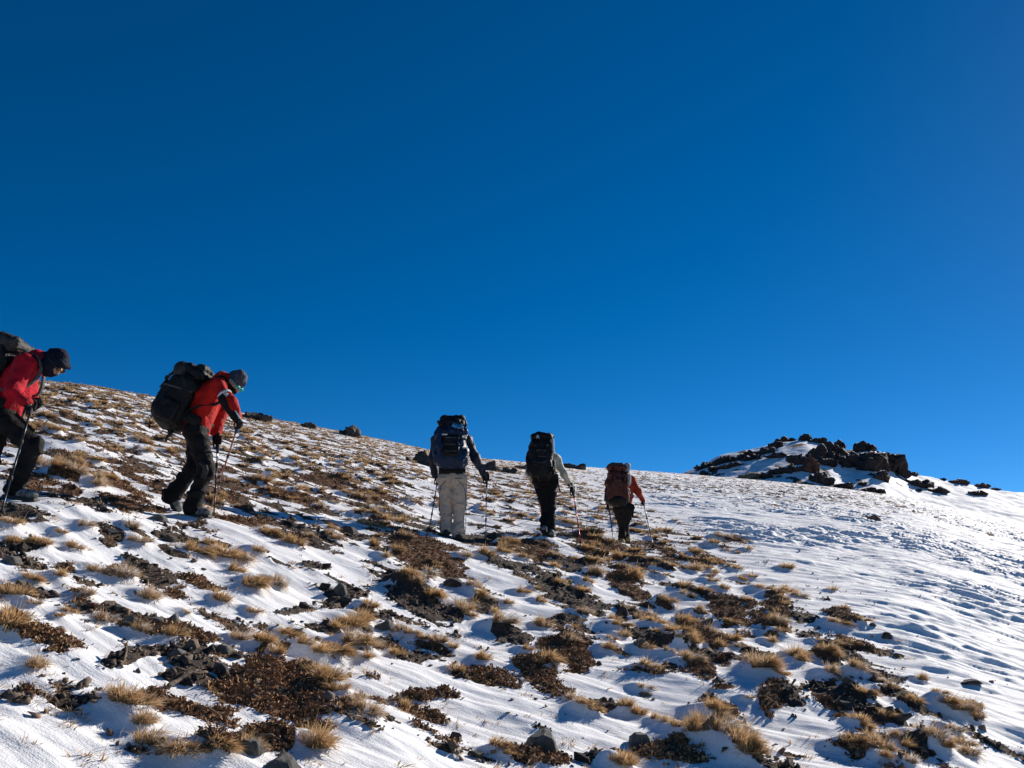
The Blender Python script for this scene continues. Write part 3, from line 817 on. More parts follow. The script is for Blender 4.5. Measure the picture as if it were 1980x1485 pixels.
# a few stray pebbles on the snow
r_ = np.random.default_rng(4)
t = r_.uniform(-.62, .62, 900); D = np.exp(r_.uniform(math.log(3.4), math.log(60), 900))
X, Y = t * D, D; Z = ground(X, Y)
scatter("pebbles", small, X, Y, Z, np.clip(r_.lognormal(-3.9, .5, 900), .01, .06) * (1 + D * .02), M_GRAV, "stray dark pebbles scattered on the open snow", 6, 0.8)

# brown matted cushion plants: curled leaf flakes
def flakes(seed, n=9):
    r = np.random.default_rng(seed); V, Fc = [], []
    for i in range(n):
        d = r.normal(size=3); d[2] = abs(d[2]) + .3; d /= np.linalg.norm(d)
        s = np.cross(d, r.normal(size=3)); s /= np.linalg.norm(s)
        c = r.uniform(-.55, .55, 3) * np.array([1, 1, .5])
        L, W = r.uniform(.35, .8), r.uniform(.10, .22)
        b = len(V)
        V += [c - s * W, c + s * W, c + d * L * .6 + s * W * .8, c + d * L * .6 - s * W * .8, c + d * L + np.array([0, 0, -.2]) * L]
        Fc += [[b, b + 1, b + 2], [b, b + 2, b + 3], [b + 3, b + 2, b + 4]]
    return np.array(V), np.array(Fc)
X, Y, Z, M_, B_ = sample_bare(300000, 3.3, 50, lambda M, b: (M > -0.05) & (b > 0.5 + 0.3 * RNG.random(len(M))), 79)
sz = RNG.uniform(0.014, 0.036, len(X)) * (1 + np.clip(Y - 8, 0, 30) * 0.035)
o = scatter("cushion_plants", [flakes(i) for i in range(8)], X, Y, Z, sz, M_DEAD, "matted brown dead cushion plants covering the bare patches", 8, 1.0, 0.05)
print("flakes", len(X))

# weathered woody roots lying on the heap at the lower left
def branch(pts, r0, label):
    W3 = []
    for (x, y, up_) in pts:
        g = hitg(x, y); g[2] += up_; W3.append(g)
    W3 = np.array(W3); t0 = np.arange(len(W3)); tt = np.linspace(0, len(W3) - 1, 14)
    C = np.stack([np.interp(tt, t0, W3[:, k]) for k in range(3)], -1)
    C[1:-1] += np.random.default_rng(len(label)).normal(0, r0 * .5, (12, 3))
    C = np.concatenate([C[:1], (C[:-2] + C[1:-1] * 2 + C[2:]) / 4, C[-1:]])
    n, seg = len(C), 8
    tg = np.gradient(C, axis=0); tg /= np.linalg.norm(tg, axis=1)[:, None]
    V = []
    for i in range(n):
        a = np.cross(tg[i], [0.1, .2, 1]); a /= np.linalg.norm(a); b = np.cross(tg[i], a)
        th = np.arange(seg) * 2 * np.pi / seg
        V.append(C[i] + (r0 * (1 - .6 * i / n)) * (1 + .25 * np.sin(3 * th + i)[:, None]) * (np.cos(th)[:, None] * a + np.sin(th)[:, None] * b))
    V = np.concatenate(V); base_ = C[0].copy()
    Fc = np.array([[i * seg + j, i * seg + (j + 1) % seg, (i + 1) * seg + (j + 1) % seg, (i + 1) * seg + j] for i in range(n - 1) for j in range(seg)])
    caps = np.array([list(range(seg))[::-1], [(n - 1) * seg + j for j in range(seg)]])
    tag(link("dead_branch", mesh_np("dead_branch", V - base_, [Fc, caps], True), M_TAN, None, tuple(base_)), label, "dead branch")
branch([(232, 1293, .01), (240, 1280, .03), (244, 1268, .07)], .009, "short dead root sticking up at the left tip of the dark gravel heap")
branch([(322, 1338, .02), (350, 1326, .04), (380, 1322, .05), (400, 1312, .03)], .013, "twisted woody root arching over the dark gravel heap")
branch([(372, 1372, .01), (400, 1382, .03), (428, 1396, .02)], .009, "pale broken stick lying beside the lowest plant mat at the left")
branch([(498, 1430, .01), (520, 1432, .02), (545, 1434, .01)], .010, "thin twig lying above the pale rock at the lower edge")

# ------------------------------------------------------------------ grass tussocks
def tussock(seed, n, rad=1.0, seg=3, w=0.030):
    r = np.random.default_rng(seed)
    V, T4, T3, tip = [], [], [], []
    lean = np.array([WIND[0], WIND[1], 0]) * r.uniform(.1, .75)
    n = int(n * r.uniform(.55, 1.1)); cl_ = r.uniform(.2, .9)
    ph = r.uniform(0, 2 * np.pi, n); ph = ph + cl_ * np.sin(ph * 2 + seed) ; rr = np.sqrt(r.random(n)) * 0.55 * rad
    P0 = np.stack([rr * np.cos(ph), rr * np.sin(ph), np.full(n, -0.15)], -1)
    out = np.stack([np.cos(ph), np.sin(ph), np.zeros(n)], -1)
    az = r.normal(0, .5, n)
    out = np.stack([np.cos(ph + az), np.sin(ph + az), np.zeros(n)], -1)
    tilt = np.clip(rr / (0.55 * rad) * 0.85 + r.normal(0, .25, n), 0.0, 1.4)
    L = r.uniform(0.40, 1.0, n) * rad * (1 + 0.18 * np.sin(3 * ph + seed))
    wild = r.random(n) < 0.05; L[wild] *= 1.4
    d0 = out * np.sin(tilt)[:, None] + np.array([0, 0, 1.0]) * np.cos(tilt)[:, None] + lean
    d0 /= np.linalg.norm(d0, axis=1)[:, None]
    side = np.cross(d0, np.array([0, 0, 1.0])) + r.normal(0, .25, (n, 3)); side /= np.linalg.norm(side, axis=1)[:, None]
    droop = r.uniform(0.15, 0.55, n)
    ww = w * r.uniform(.6, 1.3, n)
    rows = []
    for k in range(seg + 1):
        s = k / seg
        c = P0 + d0 * (L * s)[:, None] + (out * 0.25 + np.array([0, 0, -1.0])) * (droop * L * s * s)[:, None]
        rows.append(c)
        if k < seg:
            wk = (ww * (1 - 0.55 * s))[:, None]
            V += [c - side * wk, c + side * wk]; tip += [np.full(n, s)] * 2
        else:
            V.append(c); tip.append(np.full(n, 1.0))
    V = np.stack(V, 1)                      # n, 2*seg+1, 3
    tipv = np.stack(tip, 1)
    q = []
    for k in range(seg - 1):
        q += [[2 * k, 2 * k + 1, 2 * k + 3], [2 * k, 2 * k + 3, 2 * k + 2]]
    q.append([2 * seg - 2, 2 * seg - 1, 2 * seg])
    m = 2 * seg + 1
    Fc = (np.array(q)[None] + (np.arange(n) * m)[:, None, None]).reshape(-1, 3)
    return V.reshape(-1, 3), Fc, tipv.ravel()

def setattr_f(me, nm, arr):
    at = me.attributes.new(nm, 'FLOAT', 'POINT'); at.data.foreach_set("value", np.asarray(arr, np.float32))

TM = []
for i in range(12):
    v, f, tp = tussock(i, 950 if i < 8 else 520, w=.021 if i < 8 else .028)
    me = mesh_np("grass_tussock", v, f); setattr_f(me, "tip", tp); me.materials.append(M_GRASS); TM.append(me)

key = TW[:, 2] / TW[:, 1]
order = np.argsort(-key)
ZT = ground(TW[:, 0], TW[:, 1])
first = order[:300]; rest = order[300:]
tuft_objs = []
for j, i in enumerate(first):
    x, y, r = TW[i]
    o = bpy.data.objects.new("grass_tussock", TM[j % 8 if r / y > 0.012 else 8 + j % 4])
    s = r * RNG.uniform(0.85, 1.2)
    o.scale = (s * RNG.uniform(.85, 1.35), s * RNG.uniform(.85, 1.2), s * RNG.uniform(0.85, 1.6))
    o.rotation_euler = (RNG.uniform(-.1, .1), RNG.uniform(.0, .22), RNG.uniform(-0.7, 0.7))
    o.location = (x, y, ZT[i] - r * 0.02)
    scene.collection.objects.link(o)
    tag(o, None, "grass tussock", "grass tussocks on the slope")
    tuft_objs.append((o, r / y))
def merge_tufts(name, items, tmpl, label, seed):
    r = np.random.default_rng(seed); Vs, Fs, Ts, n = [], [], [], 0
    for (x, y, z, s) in items:
        v, f, tp = tmpl[r.integers(len(tmpl))]
        a = r.uniform(-.8, .8); c, sn = math.cos(a), math.sin(a)
        vv = v * np.array([s * r.uniform(.9, 1.5), s, s * r.uniform(.8, 1.5)])
        vv = np.stack([vv[:, 0] * c - vv[:, 1] * sn, vv[:, 0] * sn + vv[:, 1] * c, vv[:, 2]], -1) + np.array([x, y, z])
        Vs.append(vv); Fs.append(f + n); Ts.append(tp); n += len(v)
    me = mesh_np(name, np.concatenate(Vs), np.concatenate(Fs)); setattr_f(me, "tip", np.concatenate(Ts))
    return tag(link(name, me, M_GRASS), label, None, None, "stuff")
lo = [tussock(50 + i, 90, 1.0, 2, 0.07) for i in range(6)]
merge_tufts("dry_grass", [(TW[i, 0], TW[i, 1], ZT[i], TW[i, 2] * 1.1) for i in rest], lo, "dry straw-coloured grass tufts covering the upper slope", 3)
print("tussocks", len(first), "rest", len(rest))
# thin wisps of grass around bare patches
X, Y, Z, M_, B_ = sample_bare(16000, 3.4, 30, lambda M, b: (M > -0.42) & (M < 0.2) & (RNG.random(len(M)) < 0.5 + M), 80)
_k = np.ones(len(X), bool)
for f in FOOT: _k &= ~((np.abs(X - f[0]) < .3) & (Y > f[1] - .8) & (Y < f[1] + .3))
X, Y, Z = X[_k], Y[_k], Z[_k]
wl = [tussock(70 + i, 20, 1.0, 2, 0.04) for i in range(8)]
merge_tufts("grass_wisps", [(X[i], Y[i], Z[i], RNG.uniform(.025, .075)) for i in range(len(X))], wl, "thin dry wisps of grass poking through the snow", 9)
# specks of soil and stone on the far snow at the right, too many and small to count, are in the slope's own surface

# ------------------------------------------------------------------ labels by landmark
def proj(x, y, z):
    d = y * CP + z * SP; v = -y * SP + z * CP
    return CX + F * x / d, CY - F * v / d
LM = [(60, 960, "the crimson hiker's boot"), (385, 1000, "the red-orange hiker's boots"), (874, 1040, "the beige-trousered hiker's boots"), (1060, 1036, "the cream-sleeved hiker's boots"),
 (1207, 1055, "the farthest hiker's boots"), (658, 1137, "the upright grey block"), (877, 1124, "the low dark rock in snow"), (739, 1207, "the squared grey slab"), (1203, 1182, "the dark pointed rock"),
 (1050, 1430, "the angular grey rock at the bottom"), (1238, 1427, "the flat-topped grey rock"), (1372, 1396, "the upright tan rock"), (300, 1199, "the row of flat grey stones"),
 (112, 1216, "the pale tan stone"), (385, 1280, "the dark gravel heap"), (530, 1345, "the big brown plant mat"), (178, 1168, "the small reddish stone"), (667, 1022, "the dark wedge rock"),
 (1249, 1341, "the thin flat stone"), (1366, 1200, "the slab by the reddish bank"), (1716, 1228, "the lone dark stone"), (1880, 1318, "the thin dark slab at right"),
 (680, 829, "the perched skyline boulder"), (1095, 1260, "the brown bank"), (795, 1145, "the long gravel band"), (542, 1478, "the pale rock at the lower edge"),
 (20, 1080, "the rounded rock at left edge"), (200, 961, "the bright pale stone"), (493, 802, "the skyline hump")]
ORD = ["nearest", "second", "third", "fourth", "fifth", "sixth", "seventh", "eighth", "ninth", "tenth", "eleventh", "twelfth", "thirteenth", "fourteenth", "fifteenth", "sixteenth", "seventeenth", "eighteenth", "nineteenth", "twentieth", "farthest"]
DIRN = ["right of", "up and right of", "above", "up and left of", "left of", "down and left of", "below", "down and right of"]
def label_by_landmark(objs, words_):
    groups = {}
    for k, (o, sz) in enumerate(objs):
        px, py = proj(*o.location)
        dist = [math.hypot(px - a, (py - b) * 1.3) for a, b, _ in LM]
        m = int(np.argmin(dist)); a, b, _ = LM[m]
        ang = math.atan2(-(py - b), px - a)
        groups.setdefault((m, int(round(ang / (math.pi / 4))) % 8), []).append((dist[m], o, sz))
    for (m, dd), L in groups.items():
        L.sort(key=lambda q: q[0])
        for i, (_, o, sz) in enumerate(L):
            o["label"] = "%s %s %s %s" % (ORD[min(i, 20)], words_(sz), DIRN[dd], LM[m][2])
label_by_landmark(tuft_objs, lambda s: "straw tussock, large," if s > .0165 else ("straw tussock" if s > .010 else "small straw tussock"))
label_by_landmark(stone_objs, lambda s: "loose gravel-patch stone" )
# ------------------------------------------------------------------ people: signed distance shapes polygonised into continuous skins
def cone(p, a, b, ra, rb):
    a = np.asarray(a, float); b = np.asarray(b, float)
    ab = b - a; L = max(ab @ ab, 1e-9)
    t = np.clip(((p - a) @ ab) / L, 0, 1)
    return np.linalg.norm(p - a - t[..., None] * ab, axis=-1) - (ra + (rb - ra) * t)

def ell(p, c, r, ax=None):
    q = p - np.asarray(c, float)
    if ax is not None: q = q @ np.asarray(ax).T
    r = np.asarray(r, float)
    k = np.linalg.norm(q / r, axis=-1)
    return (k - 1) * r.min() * 0.6 + (k - 1) * r.mean() * 0.4

def box(p, c, h, ax=None, rd=0.03):
    q = p - np.asarray(c, float)
    if ax is not None: q = q @ np.asarray(ax).T
    d = np.abs(q) - (np.asarray(h, float) - rd)
    return np.linalg.norm(np.maximum(d, 0), axis=-1) + np.minimum(d.max(-1), 0) - rd

def smin(a, b, k):
    h = np.clip(0.5 + 0.5 * (b - a) / k, 0, 1)
    return b + (a - b) * h - k * h * (1 - h)

def sdf(prims, p, k=0.03, fold=0.0, fscale=9.0, seed=0, stretch=(1, 1, 0.6)):
    d = None; cuts = []
    for q in prims:
        if q[0] == 'c': e = cone(p, *q[1:])
        elif q[0] == 'e': e = ell(p, *q[1:])
        elif q[0] == 'b': e = box(p, *q[1:])
        elif q[0] == 'p': cuts.append((p - np.asarray(q[1])) @ np.asarray(q[2])); continue
        elif q[0] == '-e': cuts.append(-ell(p, *q[1:])); continue
        elif q[0] == '-c': cuts.append(-cone(p, *q[1:])); continue
        d = e if d is None else smin(d, e, k)
    if fold:
        pp = p * fscale * np.asarray(stretch)
        n = vnoise3(pp + 2 * vnoise3(pp * .5, seed + 3)[..., None], seed) + 0.5 * vnoise3(pp * 2.3, seed + 1)
        d = d + fold * (n - 0.7 * np.abs(n))
    for c in cuts: d = np.maximum(d, c)
    return d

def nets(f, lo, hi, h):
    lo = np.asarray(lo, float); n = np.ceil((np.asarray(hi) - lo) / h).astype(int) + 2
    g = np.stack(np.meshgrid(*[lo[i] - h / 2 + h * np.arange(n[i]) for i in range(3)], indexing='ij'), -1)
    v = f(g)
    ins = v < 0
    cs = tuple(n - 1)
    acc = np.zeros(cs + (3,)); cnt = np.zeros(cs)
    corners = [(i, j, k) for i in (0, 1) for j in (0, 1) for k in (0, 1)]
    sl = lambda c: tuple(slice(c[i], c[i] + cs[i]) for i in range(3))
    for c1 in corners:
        for ax in range(3):
            if c1[ax]: continue
            c2 = list(c1); c2[ax] = 1
            a, b = v[sl(c1)], v[sl(c2)]
            m = (a < 0) != (b < 0)
            t = np.where(m, a / np.where(m, a - b, 1), 0)
            for q in range(3):
                acc[..., q] += m * (c1[q] + (t if q == ax else 0))
            cnt += m
    act = cnt > 0
    idx = -np.ones(cs, np.int64); idx[act] = np.arange(act.sum())
    ijk = np.stack(np.nonzero(act), -1)
    V = (acc[act] / cnt[act][:, None] + ijk) * h + lo - h / 2
    Q = []
    for ax in range(3):
        a = v[tuple(slice(0, -1) if q == ax else slice(None) for q in range(3))]
        b = v[tuple(slice(1, None) if q == ax else slice(None) for q in range(3))]
        m = (a < 0) != (b < 0)
        o1, o2 = [q for q in range(3) if q != ax]
        e = np.stack(np.nonzero(m), -1)
        e = e[(e[:, o1] > 0) & (e[:, o2] > 0) & (e[:, o1] < cs[o1]) & (e[:, o2] < cs[o2])]
        if not len(e): continue
        s = a[tuple(e.T)] < 0
        def at(d1, d2):
            w = e.copy(); w[:, o1] += d1; w[:, o2] += d2; return idx[tuple(w.T)]
        q4 = np.stack([at(-1, -1), at(0, -1), at(0, 0), at(-1, 0)], -1)
        flip = s if ax != 1 else ~s
        q4[~flip] = q4[~flip][:, ::-1]
        Q.append(q4)
    return V, np.concatenate(Q)

def skin(name, prims, mat, parent, h=0.012, k=0.03, fold=0.0, fscale=9.0, seed=0, stretch=(1, 1, .6), origin=None, label=None):
    pts = []
    for q in prims:
        if q[0] == 'c': pts += [np.asarray(q[1]) - q[3], np.asarray(q[1]) + q[3], np.asarray(q[2]) - q[4], np.asarray(q[2]) + q[4]]
        elif q[0] == 'e': m = max(q[2]); pts += [np.asarray(q[1]) - m, np.asarray(q[1]) + m]
        elif q[0] == 'b': m = np.linalg.norm(q[2]); pts += [np.asarray(q[1]) - m, np.asarray(q[1]) + m]
    pts = np.array(pts); lo = pts.min(0) - 0.03; hi = pts.max(0) + 0.03
    V, Q = nets(lambda p: sdf(prims, p, k, fold, fscale, seed, stretch), lo, hi, h)
    org = np.array(parent.matrix_basis.translation) if (parent is not None and origin is None) else (np.zeros(3) if origin is None else np.asarray(origin))
    me = mesh_np(name, V - org, Q, True)
    o = link(name, me, mat, parent, tuple(origin) if (parent is None and origin is not None) else None)
    if label: o["label"] = label
    return o

def ORG(parent): 
    o = parent; t = np.zeros(3)
    while o is not None:
        t = t + np.array(o.location); o = o.parent
    return t

def ribbon(name, pts, width, thick, mat, parent, nrm, closed=False):
    """flat webbing strap along pts; nrm = outward direction (one or per point)"""
    pts = np.array(pts, float)
    # smooth the polyline
    for _ in range(2):
        q = [pts[0]]
        for a, b in zip(pts[:-1], pts[1:]): q += [a * .75 + b * .25, a * .25 + b * .75]
        q.append(pts[-1]); pts = np.array(q)
    n = len(pts); tg = np.gradient(pts, axis=0); tg /= np.linalg.norm(tg, axis=1)[:, None] + 1e-9
    nn = np.broadcast_to(np.asarray(nrm, float), (n, 3)) if np.ndim(nrm) == 1 else np.array([nrm[min(int(i / n * len(nrm)), len(nrm) - 1)] for i in range(n)])
    nn = nn - (nn * tg).sum(1)[:, None] * tg; nn /= np.linalg.norm(nn, axis=1)[:, None] + 1e-9
    sd = np.cross(tg, nn)
    V = np.stack([pts - sd * width / 2 - nn * thick / 2, pts + sd * width / 2 - nn * thick / 2, pts + sd * width / 2 + nn * thick / 2, pts - sd * width / 2 + nn * thick / 2], 1).reshape(-1, 3)
    Fc = []
    for i in range(n - 1):
        for j in range(4):
            Fc.append([4 * i + j, 4 * i + (j + 1) % 4, 4 * (i + 1) + (j + 1) % 4, 4 * (i + 1) + j])
    Fc += [[3, 2, 1, 0], [4 * n - 4, 4 * n - 3, 4 * n - 2, 4 * n - 1]]
    me = mesh_np(name, V - ORG(parent), np.array(Fc))
    return link(name, me, mat, parent)

def tube(name, pts, radii, mat, parent, seg=10):
    pts = np.array(pts, float); n = len(pts); radii = np.broadcast_to(radii, (n,))
    tg = np.gradient(pts, axis=0); tg /= np.linalg.norm(tg, axis=1)[:, None] + 1e-12
    ref = np.array([0, 0, 1.0]) if abs(tg[0, 2]) < .9 else np.array([1.0, 0, 0])
    V = []
    for i in range(n):
        a = np.cross(tg[i], ref); a /= np.linalg.norm(a); b = np.cross(tg[i], a)
        th = np.arange(seg) * 2 * np.pi / seg
        V.append(pts[i] + radii[i] * (np.cos(th)[:, None] * a + np.sin(th)[:, None] * b))
    V = np.concatenate(V)
    Fc = np.array([[i * seg + j, i * seg + (j + 1) % seg, (i + 1) * seg + (j + 1) % seg, (i + 1) * seg + j] for i in range(n - 1) for j in range(seg)])
    caps = np.array([list(range(seg))[::-1], [(n - 1) * seg + j for j in range(seg)]])
    me = mesh_np(name, V - ORG(parent), [Fc, caps], True)
    return link(name, me, mat, parent)

def empty(name, loc):
    o = bpy.data.objects.new(name, None); o.empty_display_size = 0.2
    o.location = tuple(loc); scene.collection.objects.link(o); return o

def unit(v): v = np.asarray(v, float); return v / np.linalg.norm(v)

M_SKIN = plain("skin", (0.50, 0.28, 0.19), 0.55)
M_BLACKF = fabric("black_fabric", (0.006, 0.006, 0.007), (0.013, 0.012, 0.013), spec=.12)
M_TROUS = fabric("charcoal_trousers", (0.005, 0.0045, 0.0045), (0.012, 0.010, 0.010), rough=0.75, spec=.15)
M_BEIGE = fabric("beige_trousers", (0.56, 0.42, 0.31), (0.52, 0.385, 0.285), bdist=0.006)
M_BROWNF = fabric("dark_brown_trousers", (0.010, 0.0075, 0.007), (0.022, 0.016, 0.014), spec=.15)
M_CRIM = fabric("crimson_jacket", (0.48, 0.002, 0.016), (0.32, 0.0015, 0.010), bdist=0.006)
M_REDO = fabric("red_orange_jacket", (0.52, 0.010, 0.004), (0.34, 0.006, 0.003), bdist=0.006)
M_NAVYJ = fabric("navy_jacket", (0.017, 0.019, 0.032), (0.030, 0.031, 0.045), rough=.6, spec=.25)
M_CREAM = fabric("cream_jersey", (0.66, 0.56, 0.42), (0.52, 0.44, 0.33))
M_ORNG = fabric("orange_jacket", (0.42, 0.045, 0.016), (0.26, 0.03, 0.012))
M_NAVYH = fabric("navy_hat", (0.005, 0.007, 0.016), (0.012, 0.015, 0.028), spec=.12)
M_GREYH = fabric("grey_hat", (0.08, 0.078, 0.10), (0.025, 0.025, 0.035), nscale=30)
M_PACK = fabric("black_pack_cloth", (0.004, 0.0038, 0.004), (0.013, 0.011, 0.011), rough=.6, spec=.22, bscale=30, bdist=.01)
M_PACKG = fabric("grey_pack_cloth", (0.05, 0.045, 0.043), (0.018, 0.016, 0.016), rough=.6, spec=.22, bscale=30, bdist=.01)
M_PACKB = fabric("blue_pack_cloth", (0.003, 0.022, 0.075), (0.003, 0.008, 0.022), rough=.45, spec=.35, bscale=30, bdist=.01)
M_PACKR = fabric("rust_pack_cloth", (0.17, 0.042, 0.022), (0.06, 0.018, 0.013), rough=.55, bscale=30, bdist=.01)
M_WEB = fabric("grey_webbing", (0.055, 0.053, 0.05), (0.09, 0.085, 0.08))
M_WEBB = fabric("black_webbing", (0.008, 0.008, 0.009), (0.016, 0.016, 0.016), spec=.15)
M_WHITE = plain("white_trim", (0.75, 0.73, 0.68), .6)
M_GREYM = fabric("pale_grey_cloth", (0.42, 0.42, 0.42), (0.30, 0.30, 0.31))
M_TEAL = plain("teal_plastic", (0.01, 0.42, 0.36), .35)
M_ORG = plain("amber_lens", (0.45, 0.16, 0.02), .2)
M_LENS = plain("dark_lens", (0.01, 0.01, 0.012), .1)
M_BOOTG = fabric("grey_boot", (0.30, 0.29, 0.27), (0.04, 0.038, 0.036), nscale=22)
M_BOOTB = fabric("black_boot", (0.02, 0.02, 0.022), (0.05, 0.05, 0.05))
M_BOOTY = fabric("tan_boot", (0.48, 0.34, 0.14), (0.20, 0.13, 0.06))
M_SHINE = fabric("bright_blue_wrap", (0.03, 0.30, 0.50), (0.01, 0.08, 0.22), rough=.3, spec=.6, nscale=26, bscale=30, bdist=.012)
M_SOLE = plain("rubber_sole", (0.02, 0.02, 0.02), .7)
M_ALU = plain("aluminium", (0.65, 0.67, 0.72), .3, .85)
M_POLEK = plain("black_pole", (0.02, 0.02, 0.022), .35, .3)
M_POLER = plain("red_pole", (0.50, 0.02, 0.04), .3, .3)
M_POLEC = plain("copper_red_pole", (0.42, 0.16, 0.12), .35, .3)
M_POLEB = plain("blue_pole", (0.02, 0.12, 0.38), .3, .3)
M_GRIP = plain("foam_grip", (0.018, 0.018, 0.018), .85)

def glove(name, wrist, grip, axis, fore, mat, parent, h=0.0055, seed=0):
    a = unit(axis); n = grip - wrist; n = n - (n @ a) * a; n = unit(n); s = unit(np.cross(a, n))
    pr = [('c', wrist - unit(fore) * 0.05, wrist, .045, .038), ('c', wrist, grip - n * .045, .034, .030),
          ('c', grip - n * .034 - a * .032 + s * .010, grip - n * .034 + a * .034 + s * .010, .021, .023)]
    for i, L in enumerate((0.92, 1.0, 0.95, 0.8)):
        o = a * (.036 - .0235 * i)
        k0 = grip - n * .024 + s * .020 + o
        k1 = grip + n * .012 * L + s * .031 * L + o - a * .003
        k2 = grip + n * .030 * L + s * .006 + o - a * .005
        k3 = grip + n * .022 * L - s * .018 * L + o - a * .005
        pr += [('c', k0, k1, .0125, .0115), ('c', k1, k2, .0115, .011), ('c', k2, k3, .011, .0095)]
    t0 = grip - n * .030 - s * .012 + a * .018
    t1 = grip - n * .004 - s * .028 + a * .036
    t2 = grip + n * .020 - s * .022 + a * .046
    pr += [('c', t0, t1, .016, .013), ('c', t1, t2, .013, .011)]
    return skin(name, pr, mat, parent, h, k=.006, fold=.0015, fscale=40, seed=seed)

def pole(name, top, tip, colu, coll, label, group="trekking poles"):
    top = np.asarray(top); tip = np.asarray(tip)
    d = unit(top - tip); L = np.linalg.norm(top - tip)
    r = empty(name, tip)
    def at(f): return tip + (top - tip) * f
    g0 = 1 - 0.17 / L
    tube("grip", [at(g0 - .05 / L), at(g0), at(g0 + .03 / L), at(g0 + .08 / L), at(1 - .02 / L), at(1.0), at(1 + .012 / L)], [.012, .015, .017, .0145, .019, .018, .006], M_GRIP, r)
    tube("upper_section", [at(.62), at(g0)], [.0095, .0095], colu, r)
    tube("middle_section", [at(.32), at(.62)], [.0085, .0085], coll, r)
    tube("lower_section", [at(.03), at(.32)], [.0072, .0072], coll, r)
    for f in (.62, .32):
        tube("clamp", [at(f - .025 / L), at(f - .02 / L), at(f + .02 / L), at(f + .025 / L)], [.010, .0145, .0145, .010], M_GRIP, r)
    tube("basket", [at(.055), at(.06), at(.066)], [.012, .032, .012], M_GRIP, r)
    tube("tip", [at(0), at(.03)], [.003, .0055], M_ALU, r)
    sv = unit(np.cross(d, [0.3, 1, 0.1]))
    ribbon("wrist_strap", [at(1 - .02 / L), at(1 - .06 / L) + sv * .05, at(1 - .15 / L) + sv * .055, at(1 - .17 / L) + sv * .02, at(1 - .04 / L)], .018, .003, M_WEBB, r, np.cross(d, sv))
    tag(r, label, "trekking pole", group)
    return r

def head_prims(c, f, up, s=1.0):
    """skull, jaw, brow, nose, lips, chin, ears around centre c; f = way the face looks"""
    f = unit(f); up = unit(up - (up @ f) * f); sd = np.cross(f, up)
    ax = np.array([sd, f, up])
    pr = [('e', c + up * .022 * s - f * .008 * s, np.array([.076, .095, .092]) * s, ax),
          ('e', c - up * .045 * s + f * .022 * s, np.array([.060, .066, .070]) * s, ax),
          ('e', c - up * .100 * s + f * .062 * s, np.array([.026, .022, .020]) * s, ax),
          ('c', c + up * .018 * s + f * .088 * s, c - up * .028 * s + f * .112 * s, .009 * s, .014 * s),
          ('c', c + up * .026 * s + f * .078 * s - sd * .03 * s, c + up * .026 * s + f * .078 * s + sd * .03 * s, .012 * s, .012 * s),
          ('c', c - up * .060 * s + f * .083 * s - sd * .018 * s, c - up * .060 * s + f * .083 * s + sd * .018 * s, .009 * s, .009 * s)]
    for q in (-1, 1):
        pr.append(('e', c - up * .005 * s - f * .005 * s + sd * q * .078 * s, np.array([.010, .018, .032]) * s, ax))
    return pr, f, up, sd

